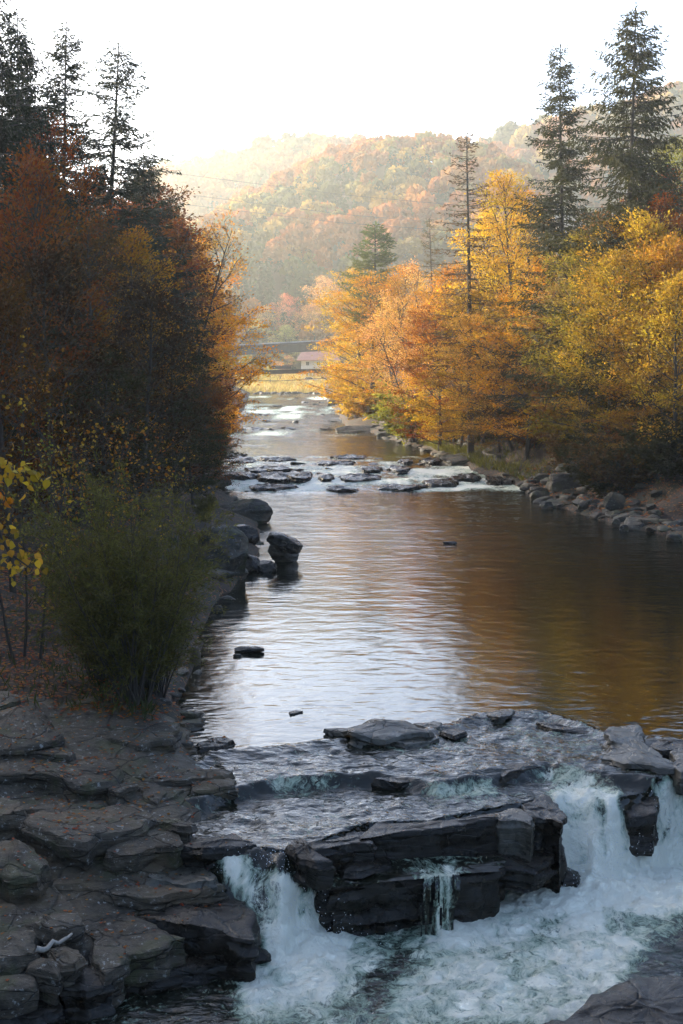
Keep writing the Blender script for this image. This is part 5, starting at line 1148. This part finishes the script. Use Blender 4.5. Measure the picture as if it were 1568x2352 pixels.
def film():
    """thin water spreading over the lower ledge and sliding down its face"""
    fx = [690, 850, 1000, 1200, 1400, 1560, 1760, 1880]; fy = [1130, 1113, 1096, 1075, 1048, 1037, 1028, 1043]
    n = 260; us = np.linspace(700, 1850, n); rows = []; fo = []
    rg = 0
    strand = .5+.9*fbm(us*.05, us*0, 0, 3, 401); heavy = .75*np.exp(-((us-1330)/120)**2)+.35*np.exp(-((us-740)/60)**2)
    for r in range(70):
        if r < 34:
            t = r/33; P = [np.array(Pz(*z7(u, 955+(np.interp(u, fx, fy)-955)*t), -.76-.12*t)) for u in us]; P = np.array(P); drop = 0
            P[:, 2] += .02*fbm(P[:, 0]*3, P[:, 1]*4, 0, 3, 402); f_ = .12+heavy*.7*np.clip(.3+.7*t+.6*fbm(P[:, 0]*2.5, P[:, 1]*3, 0, 3, 403), 0, 1); E = P.copy()
        else:
            t = (r-33)/36; P = E.copy(); P[:, 1] -= .15*math.sqrt(min(1, t*3))+.08*t; P[:, 1] -= .05*fbm(P[:, 0]*5, np.full(n, t*1.2), 0, 3, 404); P[:, 2] = E[:, 2]-1.05*t**1.3
            f_ = np.clip(.04+heavy*(.55+.9*fbm(P[:, 0]*7, np.full(n, t*1.1), 0, 3, 405))+.35*np.clip(fbm(P[:, 0]*9, np.full(n, t*.7), 0, 3, 406)-.12, 0, 1), 0, 1)
        rows.append(P); fo.append(f_)
    V = np.concatenate(rows); f_ = np.concatenate(fo); ii = np.arange(69)[:, None]*n; j = np.arange(n-1)[None, :]; Q = np.stack([ii+j+1, ii+j, ii+n+j, ii+n+j+1], -1).reshape(-1, 4)
    rI = (Q[:, 1]//n); uI = us[Q[:, 1] % n]; wob = 22*fbm(rI*.16, uI*.0, 0, 3, 411); e0 = 1245+wob-8*np.maximum(rI-33, 0)*.15; e1 = 1425+22*fbm(rI*.16, uI*0, 3, 3, 412)-1.2*np.maximum(rI-33, 0)
    side = 715+12*fbm(rI*.2, uI*0, 0, 2, 413); rag = 40*fbm(rI*.15, uI*0, 0, 3, 414); face = (rI >= 32)
    strands = (np.abs(uI-1500-10*fbm(rI*.1, uI*0, 0, 2, 415)) < 5) | (np.abs(uI-1105-8*fbm(rI*.1, uI*0, 5, 2, 416)) < 4)
    hole = fbm(uI*.09, rI*.05, 0, 3, 418) < -.16
    ok = np.where(face, ((uI > e0) & (uI < e1) & ~hole), (uI > side+20) & (uI < 1640+rag)); Q = Q[ok]
    me = mesh_np('water_film', V, Q, M_water, True, {'foam': ('POINT', 'FLOAT', f_), 'aer': ('POINT', 'FLOAT', f_*0), 'calm': ('POINT', 'FLOAT', np.full(len(V), .8))})
    tag(link('water_film', me), 'thin water sliding over the lower ledge of the falls', kind='structure')
film()

# ------------------------------------------------------------------ haze
def haze():
    mb = MB().box((0, 950, 66), (1400, 2300, 140)); m, nt, out = mat('haze'); n = N(nt); v = n('VolumePrincipled')
    v.inputs['Color'].default_value = (.95, .98, .90, 1); v.inputs['Density'].default_value = .00042; v.inputs['Anisotropy'].default_value = .7; n.l(v.outputs[0], out.inputs['Volume'])
    tag(mb.build('haze', m), 'pale sunlit valley haze', kind='stuff')
haze()

# ------------------------------------------------------------------ light
EL, AZ = R(18), R(-52)      # azimuth measured from +Y, negative = to the left
sd = Vector((math.sin(AZ)*math.cos(EL), math.cos(AZ)*math.cos(EL), math.sin(EL)))
sun = bpy.data.lights.new('sun', 'SUN'); sun.energy = 2.4; sun.angle = R(.5); sun.color = (1, .88, .66); so = bpy.data.objects.new('sun', sun); COL.objects.link(so); so.rotation_euler = sd.to_track_quat('Z', 'Y').to_euler()
w = bpy.data.worlds.new('World'); scene.world = w; w.use_nodes = True; nt = w.node_tree; bg = nt.nodes['Background']; sk = nt.nodes.new('ShaderNodeTexSky'); sk.sky_type = 'NISHITA'; sk.sun_disc = False; sk.sun_elevation = EL; sk.sun_rotation = AZ; sk.air_density = .7; sk.dust_density = 4.0; sk.altitude = 400
nt.links.new(sk.outputs[0], bg.inputs[0]); bg.inputs[1].default_value = .15
vs = scene.view_settings; vs.view_transform = 'Standard'; vs.look = 'None'; vs.exposure = 2.3; vs.gamma = 1
cy = scene.cycles; cy.use_denoising = True; cy.max_bounces = 6; cy.diffuse_bounces = 2; cy.glossy_bounces = 3; cy.transmission_bounces = 4; cy.volume_bounces = 1; cy.caustics_reflective = False; cy.caustics_refractive = False; cy.sample_clamp_indirect = 6
